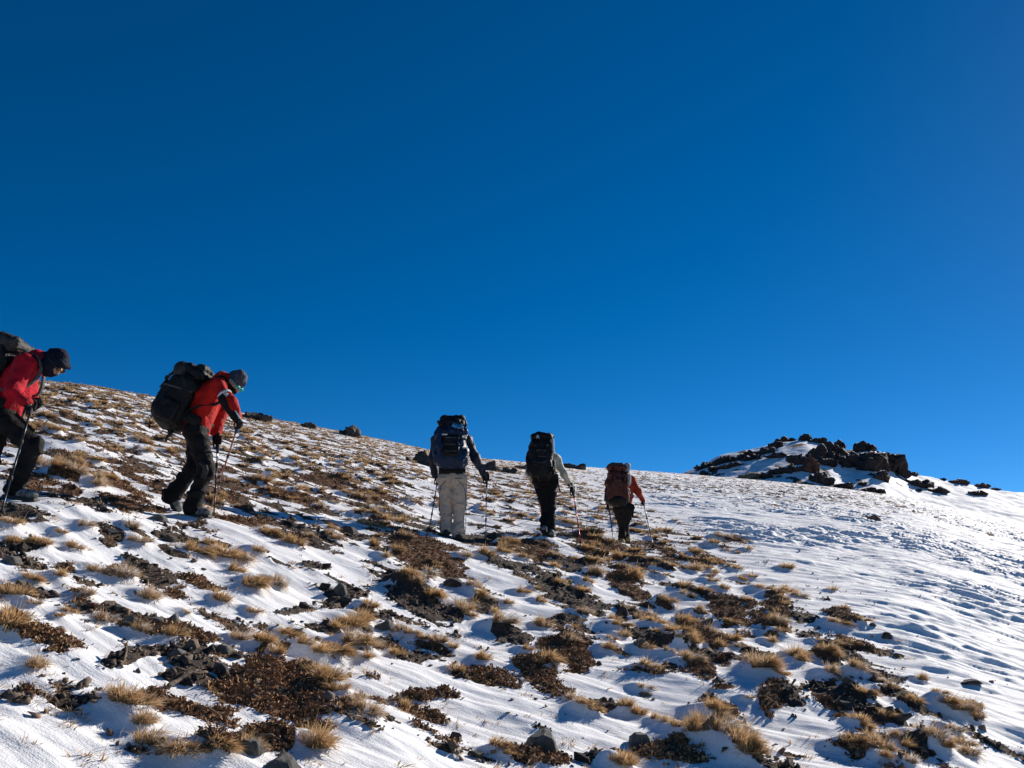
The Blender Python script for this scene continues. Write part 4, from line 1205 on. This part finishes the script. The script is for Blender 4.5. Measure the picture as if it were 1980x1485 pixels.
def person(label, D, J, face, mats, opts):
    """J: joint -> (photo x, photo y, depth offset). a = the arm/leg nearer the camera or on the left, b = the other"""
    j = {k: P(v[0], v[1], D + v[2]) for k, v in J.items()}
    g0 = (j['heel_a'] + j['toe_a']) / 2
    R = opts
    neck, head, chest, pel = j['neck'], j['head'], j['chest'], (j['hip_a'] + j['hip_b']) / 2
    # the body: one continuous skin, a little slimmer than the clothes over it
    up = unit(head - neck)
    hp, f, hup, hs = head_prims(head, np.asarray(face, float), unit(np.array([0, 0, 1.0]) + 0.6 * up), R.get('hs', 1.0))
    body = [('c', neck - up * .03, head - hup * .03, .058, .052), ('c', pel, chest, .115, .13), ('c', chest, neck, .11, .06),
            ('c', j['sh_a'], j['sh_b'], .055, .055), ('c', j['hip_a'], j['hip_b'], .085, .085)]
    for s in 'ab':
        body += [('c', j['sh_' + s], j['el_' + s], .048, .038), ('c', j['el_' + s], j['wr_' + s], .038, .026), ('c', j['wr_' + s], j['wr_' + s] + unit(j['wr_' + s] - j['el_' + s]) * .05, .026, .018),
                 ('c', j['hip_' + s], j['kn_' + s], .078, .052), ('c', j['kn_' + s], j['an_' + s], .050, .034), ('c', j['an_' + s], j['toe_' + s] * .7 + j['heel_' + s] * .3, .034, .028)]
    body += hp
    p = skin("person", body, M_SKIN, None, .013, k=.022, origin=g0)
    tag(p, label, "person", "hikers climbing the slope")
    eyes = []
    # jacket
    w = R.get('tw', 1.0)
    ab = j['hip_a'] - j['hip_b']
    low = pel + (chest - pel) * R.get('hem', 0.02)
    jp = [('c', low, chest, .135 * w, .155 * w), ('c', chest, neck - up * .02, .13 * w, .085), ('c', low + ab * .35, j['sh_a'] * .7 + chest * .3, .105 * w, .085),
          ('c', low - ab * .35, j['sh_b'] * .7 + chest * .3, .105 * w, .085), ('c', j['sh_a'], j['sh_b'], .074, .074), ('c', neck - up * .03, neck + up * .05, .078, .072)]
    for s in 'ab':
        jp += [('c', j['sh_' + s], j['el_' + s], R.get('arm', .070), R.get('arm', .070) * .86), ('c', j['el_' + s], j['wr_' + s], R.get('arm', .070) * .84, .043)]
    jk = skin("jacket", jp, mats['jacket'], p, .0115, k=.045, fold=R.get('jfold', .012), fscale=11, seed=R['seed'])
    # trousers
    tr = R.get('tr', 1.0)
    tp = [('c', j['hip_a'], j['hip_b'], .112 * tr, .112 * tr), ('c', pel, pel + (chest - pel) * .2, .12 * tr, .115 * tr)]
    kr = R.get('knr', .078)
    for s in 'ab':
        kn, an = j['kn_' + s], j['an_' + s]
        tp += [('c', j['hip_' + s], kn, .104 * tr, kr * tr), ('c', kn, kn * .35 + an * .65, kr * tr, min(kr, .070) * tr), ('c', kn * .35 + an * .65, an, min(kr, .070) * tr, R.get('hemr', .078) * tr)]
    tz = skin("trousers", tp, mats['trousers'], p, .0115, k=R.get('tk', .03), fold=R.get('tfold', .014), fscale=10, seed=R['seed'] + 5, stretch=(.8, .8, 1.5))
    # boots
    for s in 'ab':
        he, to, an = j['heel_' + s], j['toe_' + s], j['an_' + s]
        fd = unit(to - he); u = unit(np.array([0, 0, 1.0]) - fd[2] * fd); sd = np.cross(fd, u); ax = np.array([sd, fd, u])
        mid = (he + to) / 2; L = np.linalg.norm(to - he) / 2
        bp = [('c', he + u * .045, to + u * .040, .042, .040), ('c', he + u * .05, an, .046, .052), ('e', he * .3 + to * .7 + u * .045, (.050, .085, .045), ax)]
        bt = skin("boot", bp + [('p', mid + u * .012, -u)], mats['boot'], p, .009, k=.02, fold=.004, fscale=25, seed=3)
        sp = [('b', mid + u * .005, (.052, L + .045, .017), ax, .012)]
        so = skin("sole", sp, mats.get('sole', M_SOLE), p, .009)
        so.parent = bt
    # gloves
    for s in 'ab':
        if 'grip_' + s in j:
            pt, pb = j['grip_' + s], R['pole_' + s]
            glove("glove", j['wr_' + s], pt, unit(pt - pb), j['wr_' + s] - j['el_' + s], mats['glove'], p)
        else:
            w0, d = j['wr_' + s], unit(j['wr_' + s] - j['el_' + s])
            glove("glove", w0, w0 + d * .08, unit(np.cross(d, [0, 1, .2])), d, mats['glove'], p)
    # hat
    ax = np.array([hs, f, hup])
    if R.get('hood'):
        hp_ = [('e', head + hup * .022 - f * .012, (.096, .118, .118), ax), ('c', neck, head - hup * .045, .085, .078), ('e', head - hup * .05 + f * .01, (.082, .085, .085), ax),
               ('-e', head + f * .118 + hup * .0, (.062, .075, .050), ax)]
        skin("balaclava", hp_, mats['hat'], p, .008, k=.03, fold=.006, fscale=18, seed=9)
        skin("hat_brim", [('e', head + f * .060 + hup * .066, (.084, .058, .036), ax)], mats['hat'], p, .008, fold=.004, fscale=20)
    else:
        hp_ = [('e', head + hup * .035 - f * .012, (.091, .112, .112), ax), ('e', head + hup * .125 - f * .02, (.045, .05, .03), ax), ('p', head + hup * .012 + f * .02, unit(-hup + .35 * f * 0))]
        skin("beanie", hp_, mats['hat'], p, .008, k=.03, fold=.005, fscale=22, seed=9)
        skin("neck_gaiter", [('c', neck, head - hup * .06 - f * .005, .083, .072), ('e', head - hup * .055 + f * .018, (.073, .084, .062), ax)], mats.get('gaiter', M_BLACKF), p, .008, k=.02, fold=.004, fscale=20)
    if 'glasses' in mats:
        gp = []
        for q in (-1, 1):
            gp += [('e', head + f * .100 + hs * q * .033 + hup * .012, (.033, .012, .022), ax), ('c', head + f * .092 + hs * q * .065 + hup * .014, head + f * .0 + hs * q * .096 + hup * .012, .007, .007)]
        gl = skin("glasses", gp, mats['glasses'], p, .005, k=.006)
    return p, j

def backpack(label, o, U, O, dims, mats, parts, seed=1, group="hikers' rucksacks"):
    """o = middle of the back panel's lower edge; U up the back; O away from the wearer"""
    U = unit(U); O = unit(O - (O @ U) * U); S = np.cross(U, O)
    w, h, d = dims
    ax = np.array([S, O, U])
    W = lambda s, q, u: o + S * s + O * q + U * u
    r = empty("backpack", o)
    tag(r, label, "backpack", group)
    skin("pack_body", [('b', W(0, d * .48, h * .42), (w / 2, d * .48, h * .42), ax, min(w, d) * .30), ('e', W(0, d * .55, h * .25), (w * .50, d * .50, h * .28), ax),
                       ('e', W(0, d * .45, h * .74), (w * .46, d * .42, h * .16), ax)], mats['body'], r, .014, k=.05, fold=.032, fscale=8, seed=seed)
    skin("pack_lid", [('b', W(0, d * .44, h * .92), (w * .46, d * .44, h * .085), ax, h * .07), ('e', W(0, d * .50, h * .95), (w * .42, d * .40, h * .09), ax)], mats['lid'], r, .012, k=.04, fold=.018, fscale=10, seed=seed + 1)
    skin("front_pocket", [('b', W(0, d * .98, h * .40), (w * .30, d * .12, h * .25), ax, .05)], mats['pocket'], r, .012, k=.03, fold=.012, fscale=12, seed=seed + 2)
    for q in (-1, 1):
        skin("side_pocket", [('b', W(q * w * .50, d * .45, h * .24), (w * .10, d * .30, h * .17), ax, .035)], mats['side'], r, .012, fold=.01, fscale=12, seed=seed + 3)
        ribbon("compression_strap", [W(q * w * .51, d * .05, h * .62), W(q * w * .53, d * .5, h * .60), W(q * w * .50, d * .92, h * .57), W(q * w * .30, d * 1.02, h * .56)], .022, .005, mats['web'], r, S * q)
        ribbon("lid_strap", [W(q * w * .22, d * .86, h * .95), W(q * w * .23, d * .98, h * .85), W(q * w * .23, d * 1.05, h * .66), W(q * w * .23, d * 1.12, h * .50)], .024, .006, mats['web'], r, O)
        b = skin("buckle", [('b', W(q * w * .23, d * 1.09, h * .68), (.018, .009, .024), ax, .006)], M_GRIP, r, .006)
    for u_ in (.30, .46, .62):
        ribbon("webbing_ladder", [W(-w * .20, d * 1.11, h * u_ * .9), W(0, d * 1.14, h * u_ * .9 + .004), W(w * .20, d * 1.11, h * u_ * .9)], .014, .005, M_WEB, r, O)
    ribbon("haul_loop", [W(-.04, .0, h * .86), W(-.035, -.03, h * .93), W(.035, -.03, h * .93), W(.04, 0, h * .86)], .02, .006, mats['web'], r, O)
    return r, W, (U, O, S)
def tip_at(px, py): return hitg(px, py)

def harness(r, W, w, h, j, sh, mat, chest, off=.10):
    """shoulder straps from the pack over the shoulders, and the hip belt"""
    U, O, S = W.axes
    for s in 'ab':
        sp = j['sh_' + s]; q = 1 if (sp - (j['sh_a'] + j['sh_b']) / 2) @ S > 0 else -1
        top = sp * .72 + j['neck'] * .28
        ribbon("shoulder_strap", [W(q * .07, .0, h * .80), top + U * .075 + O * .04, top + U * .085 - O * .04, top - O * (off + .05) - U * .05, chest - O * (off + .075) + S * q * .14 - U * .06, chest + S * q * .20 - U * .16, W(q * w * .46, .0, h * .22)], .045, .012, mat, r, -O)
    return

def belt(r, W, j, chest, mat, rad=.16, k=.06, wd=.085):
    pel = (j['hip_a'] + j['hip_b']) / 2; c = pel + (chest - pel) * k
    U, O, S = W.axes
    pts = []
    for t in np.linspace(0, 2 * np.pi, 17):
        pts.append(c + O * .02 + O * math.cos(t) * rad * .80 + S * math.sin(t) * rad * 1.12)
    rr = [O * math.cos(t) + S * math.sin(t) for t in np.linspace(0, 2 * np.pi, 60)]
    ribbon("hip_belt", pts, wd, .022, mat, r, rr)

class WW:
    def __init__(s, f, axes): s.f, s.axes = f, axes
    def __call__(s, *a): return s.f(*a)

# --- walker 1: crimson jacket, cut by the left edge
D = 7.7
t1 = tip_at(-3, 1008)
J = dict(hip_a=(2, 806, -.09), hip_b=(4, 804, .09), kn_a=(64, 862, -.10), kn_b=(-22, 890, .10), an_a=(28, 944, -.09), an_b=(-60, 950, .10),
 heel_a=(18, 962, -.09), toe_a=(62, 968, -.10), heel_b=(-72, 962, .10), toe_b=(-28, 968, .10), chest=(36, 733, 0), neck=(76, 696, 0), head=(105, 702, 0),
 sh_a=(52, 703, -.16), sh_b=(60, 706, .16), el_a=(26, 757, -.26), wr_a=(50, 777, -.25), grip_a=(62, 784, -.23), el_b=(58, 755, .22), wr_b=(66, 772, .16))
p1, j1 = person("bent hiker in a crimson jacket and dark hood, cut off by the left edge", D, J, (.62, -.10, -.78),
    dict(jacket=M_CRIM, trousers=M_TROUS, boot=M_BOOTG, glove=M_BLACKF, hat=M_NAVYH, glasses=M_LENS), dict(seed=11, hood=True, pole_a=t1, arm=.072, tk=.03))
pole("trekking_pole", j1['grip_a'] + unit(j1['grip_a'] - t1) * .07, t1, M_POLEK, M_POLEK, "black trekking pole held by the crimson-jacketed hiker at the left edge")
U = unit(P(50, 715, D) - P(0, 800, D)); O = unit(np.cross(U, [0, 1.0, 0])); O = O if O[0] < 0 else -O
r, W, ax = backpack("grey and black rucksack on the crimson-jacketed hiker, cut by the left edge", P(-26, 806, D), U, O, (.36, .72, .30),
    dict(body=M_PACK, lid=M_PACKG, pocket=M_PACK, side=M_PACKG, web=M_WEB), None, 4)
W = WW(W, ax); harness(r, W, .36, .72, j1, None, M_WEB, j1['chest']); belt(r, W, j1, j1['chest'], M_WEBB, .19, .30, .09)
skin('goggle_lens', [('e', j1['head'] + unit([.62, -.10, -.78]) * .112 + np.array([0.012, -.028, .012]), (.020, .022, .016))], M_ORG, p1, .005)
ribbon("tension_cord", [W(-.12, .06, .72), P(30, 672, D - .1), P(48, 678, D - .12)], .012, .008, M_WEBB, r, np.array([0, -1.0, 0]))
# trouser side flap of the crimson walker
ribbon("thigh_flap", [P(30, 800, D - .19), P(48, 818, D - .20), P(66, 834, D - .20)], .03, .008, M_TROUS, p1, np.array([0, -1.0, .2]))

# --- walker 2: red-orange jacket
D = 9.1
tA = tip_at(407, 985); tB = tip_at(413, 1003)
J = dict(hip_a=(377, 834, -.09), hip_b=(380, 832, .09), kn_a=(399, 903, -.10), kn_b=(376, 903, .09), an_a=(372, 980, -.10), an_b=(334, 958, .09),
 heel_a=(371, 998, -.10), toe_a=(399, 1000, -.12), heel_b=(325, 962, .09), toe_b=(338, 986, .09), chest=(402, 768, 0), neck=(434, 736, 0), head=(453, 741, 0),
 sh_a=(422, 744, -.17), sh_b=(430, 748, .17), el_a=(443, 778, -.25), wr_a=(460, 806, -.24), grip_a=(461, 820, -.22), el_b=(427, 803, .20), wr_b=(418, 838, .12), grip_b=(422, 850, .10))
p2, j2 = person("bent hiker in a red-orange jacket with white trim, grey beanie and teal glasses", D, J, (.62, -.25, -.74),
    dict(jacket=M_REDO, trousers=M_TROUS, boot=M_BOOTG, glove=M_BLACKF, hat=M_GREYH, glasses=M_TEAL), dict(seed=23, pole_a=tA, pole_b=tB, arm=.068, hemr=.098, tk=.05))
pole("trekking_pole", j2['grip_a'] + unit(j2['grip_a'] - tA) * .07, tA, M_POLEC, M_POLEC, "copper red trekking pole in the near hand of the hiker in red-orange")
pole("trekking_pole", j2['grip_b'] + unit(j2['grip_b'] - tB) * .07, tB, M_ALU, M_POLEK, "silver and black trekking pole in the far hand of the hiker in red-orange")
def ring(name, a, b, t, rad, wd, mat, parent):
    c = a + (b - a) * t; d = unit(b - a); e1 = unit(np.cross(d, [0, 1, .3])); e2 = np.cross(d, e1)
    th = np.linspace(0, 2 * np.pi, 17)
    return ribbon(name, [c + rad * (math.cos(x) * e1 + math.sin(x) * e2) for x in th], wd, .006, mat, parent, [math.cos(x) * e1 + math.sin(x) * e2 for x in np.linspace(0, 2 * np.pi, 60)])
ring("white_armband", j2['sh_a'], j2['el_a'], .62, .073, .026, M_WHITE, p2)
_dn = np.array([-.75, -.35, -.55]) * .020
skin("white_piping", [('c', j2['sh_a'] * .25 + j2['el_a'] * .75 + _dn * .55, j2['el_a'] + _dn * .55, .066, .060), ('c', j2['el_a'] + _dn * .55, j2['wr_a'] + _dn * .5, .0605, .0455)], M_WHITE, p2, .008, k=.01)
skin("dark_sleeve_panel", [('c', j2['sh_a'] * .25 + j2['el_a'] * .75 + _dn, j2['el_a'] + _dn, .066, .062), ('c', j2['el_a'] + _dn, j2['wr_a'] + _dn, .062, .047)], M_BLACKF, p2, .008, k=.01)
ribbon("knee_patch", [P(388, 892, D - .19), P(399, 905, D - .195), P(392, 925, D - .185)], .06, .006, M_PACKG, p2, np.array([0.2, -1, 0]))
U = unit(P(424, 742, D) - P(376, 832, D)); O = unit(np.cross(U, [0, 1.0, 0])); O = O if O[0] < 0 else -O
r, W, ax = backpack("bulky black rucksack with dangling grey straps on the hiker in red-orange", P(350, 838, D), U, O, (.40, .68, .36),
    dict(body=M_PACK, lid=M_PACK, pocket=M_PACK, side=M_PACK, web=M_WEB), None, 14)
W = WW(W, ax); harness(r, W, .40, .76, j2, None, M_WEBB, j2['chest']); belt(r, W, j2, j2['chest'], M_WEBB, .19, .24, .10)
skin("stuff_sack", [('c', W(-.13, .24, .60), W(.13, .26, .60), .085, .08)], M_PACKG, r, .012, fold=.012, fscale=14)
skin("rolled_jacket", [('c', W(-.10, .07, .68), W(.12, .08, .69), .055, .05)], M_PACK, r, .012, fold=.014, fscale=16)
tube("carry_loop", [W(-.05, .33, .56), W(-.06, .39, .58), W(-.06, .44, .52), W(-.06, .45, .43), W(-.05, .41, .37), W(-.04, .34, .36)], [.012, .014, .015, .015, .014, .012], M_WEBB, r)
for s_, q_, u0, u1 in ((-.21, .10, .62, .05), (-.215, .17, .60, .12), (-.20, .04, .66, .22)):
    ribbon("side_strap", [W(s_, q_, u0), W(s_ - .012, q_ + .01, (u0 + u1) / 2), W(s_ - .01, q_ - .01, u1)], .034, .006, M_WEB, r, -ax[2])
ribbon("dangling_strap", [W(-.1, .12, .02), P(324, 842, D - .1), P(320, 854, D - .1)], .03, .006, M_WEB, r, np.array([0, -1.0, 0]))
ribbon("dangling_strap", [W(-.1, .22, .03), P(328, 846, D - .1), P(334, 838, D - .1)], .022, .006, M_WEB, r, np.array([0, -1.0, 0]))
ribbon("dangling_strap", [P(290, 812, D), P(290, 820, D), P(289, 829, D)], .012, .006, M_WEBB, r, np.array([0, -1.0, 0]))

# --- walker 3: beige trousers, seen from behind
D = 13.0
tR = tip_at(938.5, 1049); tL = tip_at(828.6, 1031)
J = dict(hip_a=(861, 927, 0), hip_b=(888, 927, 0), kn_a=(863, 980, .05), kn_b=(888, 984, .02), an_a=(864, 1022, 0), an_b=(886, 1028, -.03), heel_a=(863, 1038, -.08), toe_a=(858, 1037, .16),
 heel_b=(887, 1042, -.10), toe_b=(890, 1041, .14), chest=(873, 865, .08), neck=(874, 838, .16), head=(875, 826, .24), sh_a=(845, 851, .12), sh_b=(902, 850, .12), el_a=(836, 888, .10), wr_a=(842, 918, .18), grip_a=(847, 926, .22),
 el_b=(921, 888, .06), wr_b=(936, 917, .14), grip_b=(941.5, 923, .16))
p3, j3 = person("hiker in baggy beige trousers and navy jacket seen from behind", D, J, (.05, 1, .05),
    dict(jacket=M_NAVYJ, trousers=M_BEIGE, boot=M_BOOTB, glove=M_BLACKF, hat=M_NAVYH), dict(seed=31, pole_a=tL, pole_b=tR, tr=1.08, knr=.088, hemr=.094, arm=.072, tk=.012, hem=.10, tfold=.018))
pole("trekking_pole", j3['grip_b'] + unit(j3['grip_b'] - tR) * .07, tR, M_ALU, M_ALU, "silver trekking pole right of the hiker in beige trousers")
pole("trekking_pole", j3['grip_a'] + unit(j3['grip_a'] - tL) * .07, tL, M_POLEB, M_POLEK, "blue trekking pole left of the hiker in beige trousers")
U = unit(np.array([0, .12, 1.0])); O = np.array([0.03, -1.0, 0.12])
ribbon("trouser_seam", [P(862, 930, D - .135), P(852, 940, D - .12), P(848.5, 965, D - .07), P(851, 1000, D - .06), P(851, 1025, D - .06)], .006, .006, M_BROWNF, p3, np.array([-.6, -.8, 0]))
ribbon("trouser_seam", [P(886, 930, D - .135), P(898, 940, D - .12), P(901.5, 965, D - .07), P(901, 1000, D - .06), P(900, 1028, D - .06)], .006, .006, M_BROWNF, p3, np.array([.6, -.8, 0]))
r, W, ax = backpack("tall blue and black rucksack carried by the hiker in beige trousers", P(872, 909, D - .12), U, O, (.42, .70, .30),
    dict(body=M_PACKB, lid=M_PACK, pocket=M_PACK, side=M_PACKB, web=M_WEBB), None, 24)
W = WW(W, ax); belt(r, W, j3, j3['chest'], M_WEBB, .17, .2)
harness(r, W, .42, .70, j3, None, M_WEBB, j3['chest'])
ribbon("reflective_strip", [W(-.05 if ax[2][0] > 0 else .05, .335, .44), W(-.13 if ax[2][0] > 0 else .13, .335, .44)], .02, .005, M_WHITE, r, O)
ribbon("rope_coil", [W(.12, .32, .50), W(.17, .33, .36), W(.12, .34, .24), W(.10, .335, .33), W(.13, .33, .47)], .018, .014, M_TEAL if False else M_PACKB, r, O)
skin("stuff_sack", [('c', W(-.12, .12, .735), W(.14, .13, .74), .065, .06)], M_PACK, r, .012, fold=.012, fscale=14, seed=4)
ribbon("shiny_wrap", [W(.02, .31, .60), W(.10, .33, .56), W(.17, .30, .58)], .07, .012, M_SHINE, r, O)
# trouser seam details
ribbon("pocket_seam", [P(873, 924, D - .135), P(884, 924.5, D - .145), P(895, 925, D - .13)], .008, .006, M_BROWNF, p3, np.array([0, -1.0, 0]))

# --- walker 4: black clothes, cream sleeves
D = 14.3
tR = tip_at(1123.8, 1056); tL = tip_at(1047.5, 1004)
J = dict(hip_a=(1047, 930, 0), hip_b=(1063, 930, 0), kn_a=(1055, 984, .06), kn_b=(1065, 982, .06), an_a=(1053, 1022, -.08), an_b=(1066, 1024, 0), heel_a=(1052, 1028, -.16), toe_a=(1058, 1036, .06),
 heel_b=(1066, 1037, -.08), toe_b=(1069, 1036, .16), chest=(1052, 882, .08), neck=(1053, 868, .16), head=(1053, 857, .26), sh_a=(1030, 890, .10), sh_b=(1076, 888, .10), el_a=(1022, 915, .12), wr_a=(1034, 938, .28), grip_a=(1040, 946, .32),
 el_b=(1091, 917, .02), wr_b=(1105, 941, .06), grip_b=(1108, 947, .08))
p4, j4 = person("hiker in black trousers with cream sleeves, between the other two seen from behind", D, J, (.05, 1, .05),
    dict(jacket=M_CREAM, trousers=M_BLACKF, boot=M_BOOTG, glove=M_BLACKF, hat=M_NAVYH), dict(seed=41, pole_a=tL, pole_b=tR, arm=.062, hemr=.056, tr=1.14, knr=.062, hem=.25, jfold=.008))
pole("trekking_pole", j4['grip_b'] + unit(j4['grip_b'] - tR) * .07, tR, M_POLER, M_POLER, "long red trekking pole right of the hiker with cream sleeves")
pole("trekking_pole", j4['grip_a'] + unit(j4['grip_a'] - tL) * .07, tL, M_POLER, M_POLER, "red trekking pole mostly hidden behind the hiker with cream sleeves")
U = unit(np.array([0.04, .10, 1.0])); O = np.array([-0.06, -1.0, 0.10])
r, W, ax = backpack("black rucksack with a small white emblem, on the hiker with cream sleeves", P(1046, 927, D - .10), U, O, (.38, .70, .30),
    dict(body=M_PACK, lid=M_PACK, pocket=M_PACK, side=M_PACK, web=M_WEBB), None, 34)
W = WW(W, ax); belt(r, W, j4, j4['chest'], M_WEBB, .18, .14)
harness(r, W, .38, .70, j4, None, M_WEBB, j4['chest'])
q = 1 if ax[2][0] > 0 else -1
skin("padded_belt_wing", [('c', W(-.17, .04, .12), W(.18, .04, .12), .075, .07)], M_PACK, r, .012, fold=.01, fscale=12)
# the small white peak emblem on the lid
c0 = W(-.06 * q, .290, .635)
V = [c0 + a_ * q * ax[2] + b_ * U for a_, b_ in ((-.026, -.014), (0, .034), (.005, .004), (.012, .014), (.024, -.014), (.002, -.004))]
Vb = [v - np.array([0, -.006, 0]) * 1 for v in V]
Vf = [v - np.array([0, .006, 0]) for v in V]
me = mesh_np("emblem", np.array(Vf + Vb) - np.array(r.location), [np.array([[0, 5, 1], [5, 2, 1], [5, 3, 2], [5, 4, 3], [6, 7, 11], [11, 7, 8], [11, 8, 9], [11, 9, 10]]), np.array([[i, (i + 1) % 6, (i + 1) % 6 + 6, i + 6] for i in range(6)])])
link("emblem", me, M_WHITE, r)
ribbon("emblem_bar", [c0 - ax[2] * .03 * q - U * .026 - np.array([0, .006, 0]), c0 + ax[2] * .028 * q - U * .026 - np.array([0, .006, 0])], .008, .005, M_WHITE, r, O)
for a_, b_ in ((-.14, .20), (.03, .21)):
    ribbon("blue_tab", [W(a_ * q, .37, b_), W((a_ + .07) * q, .37, b_ + .01)], .03, .006, M_PACKB, r, O)
ribbon("dangling_strap", [P(1078, 928, D - .1), P(1080, 940, D - .12), P(1083, 951, D - .1)], .022, .005, M_WEBB, r, np.array([0, -1.0, 0]))
skin("side_bottle", [('c', W(.17 * q, .20, .40), W(.16 * q, .20, .60), .042, .040)], M_GREYM, r, .01)

# --- walker 5: orange jacket, rust pack
D = 16.5
tR = tip_at(1264.6, 1063); tL = tip_at(1187, 1050)
J = dict(hip_a=(1198, 984, 0), hip_b=(1213, 984, 0), kn_a=(1203, 1018, .05), kn_b=(1209, 1018, .10), an_a=(1202, 1044, 0), an_b=(1211, 1040, .12), heel_a=(1204, 1054, -.08), toe_a=(1206, 1053, .15),
 heel_b=(1214, 1048, .05), toe_b=(1216, 1046, .26), chest=(1206, 944, .08), neck=(1207, 925, .16), head=(1207, 914, .26), sh_a=(1189, 930, .10), sh_b=(1221, 928, .10), el_a=(1180, 955, .10), wr_a=(1175, 972, .10), grip_a=(1177, 978, .12),
 el_b=(1233, 950, .05), wr_b=(1242, 967, .08), grip_b=(1244, 972, .10))
p5, j5 = person("farthest hiker, in an orange jacket and dark brown trousers", D, J, (.05, 1, .05),
    dict(jacket=M_ORNG, trousers=M_BROWNF, boot=M_BOOTY, glove=M_BLACKF, hat=M_BLACKF), dict(seed=51, pole_a=tL, pole_b=tR, arm=.072, hemr=.060, tr=1.1, knr=.058, hem=.14))
pole("trekking_pole", j5['grip_b'] + unit(j5['grip_b'] - tR) * .07, tR, M_POLEK, M_POLEK, "dark trekking pole right of the farthest hiker")
pole("trekking_pole", j5['grip_a'] + unit(j5['grip_a'] - tL) * .07, tL, M_POLEK, M_POLEK, "dark trekking pole left of the farthest hiker")
U = unit(np.array([0.07, .10, 1.0])); O = np.array([-0.12, -1.0, 0.10])
r, W, ax = backpack("rust brown rucksack with pale rolls on its side, on the farthest hiker", P(1193, 978, D - .12), U, O, (.38, .72, .28),
    dict(body=M_PACKR, lid=M_PACKR, pocket=M_PACKR, side=M_PACK, web=M_WEBB), None, 44)
W = WW(W, ax); q = 1 if ax[2][0] > 0 else -1
harness(r, W, .38, .72, j5, None, M_WEBB, j5['chest']); belt(r, W, j5, j5['chest'], M_WEBB, .165, .1)
skin("pack_base", [('e', W(0, .15, .06), (.21, .17, .11), np.array([ax[2], ax[1], ax[0]]))], M_PACK, r, .012, fold=.01, fscale=12)
skin("sleeping_mat_roll", [('c', W(.15 * q, .16, .60), W(.17 * q, .16, .72), .062, .062)], M_GREYM, r, .01, fold=.003, fscale=20)
skin("side_bottle", [('c', W(.20 * q, .20, .38), W(.20 * q, .20, .52), .046, .044)], M_GREYM, r, .01)
skin("rain_cover", [('b', W(-.02 * q, .20, .725), (.12, .09, .02), np.array([ax[2], ax[1], ax[0]]), .015)], M_NAVYJ, r, .01, fold=.006, fscale=16)
ribbon("dangling_strap", [P(1223, 975, D - .1), P(1224, 990, D - .12), P(1223, 1001, D - .1)], .03, .006, M_WEBB, r, np.array([0, -1.0, 0]))
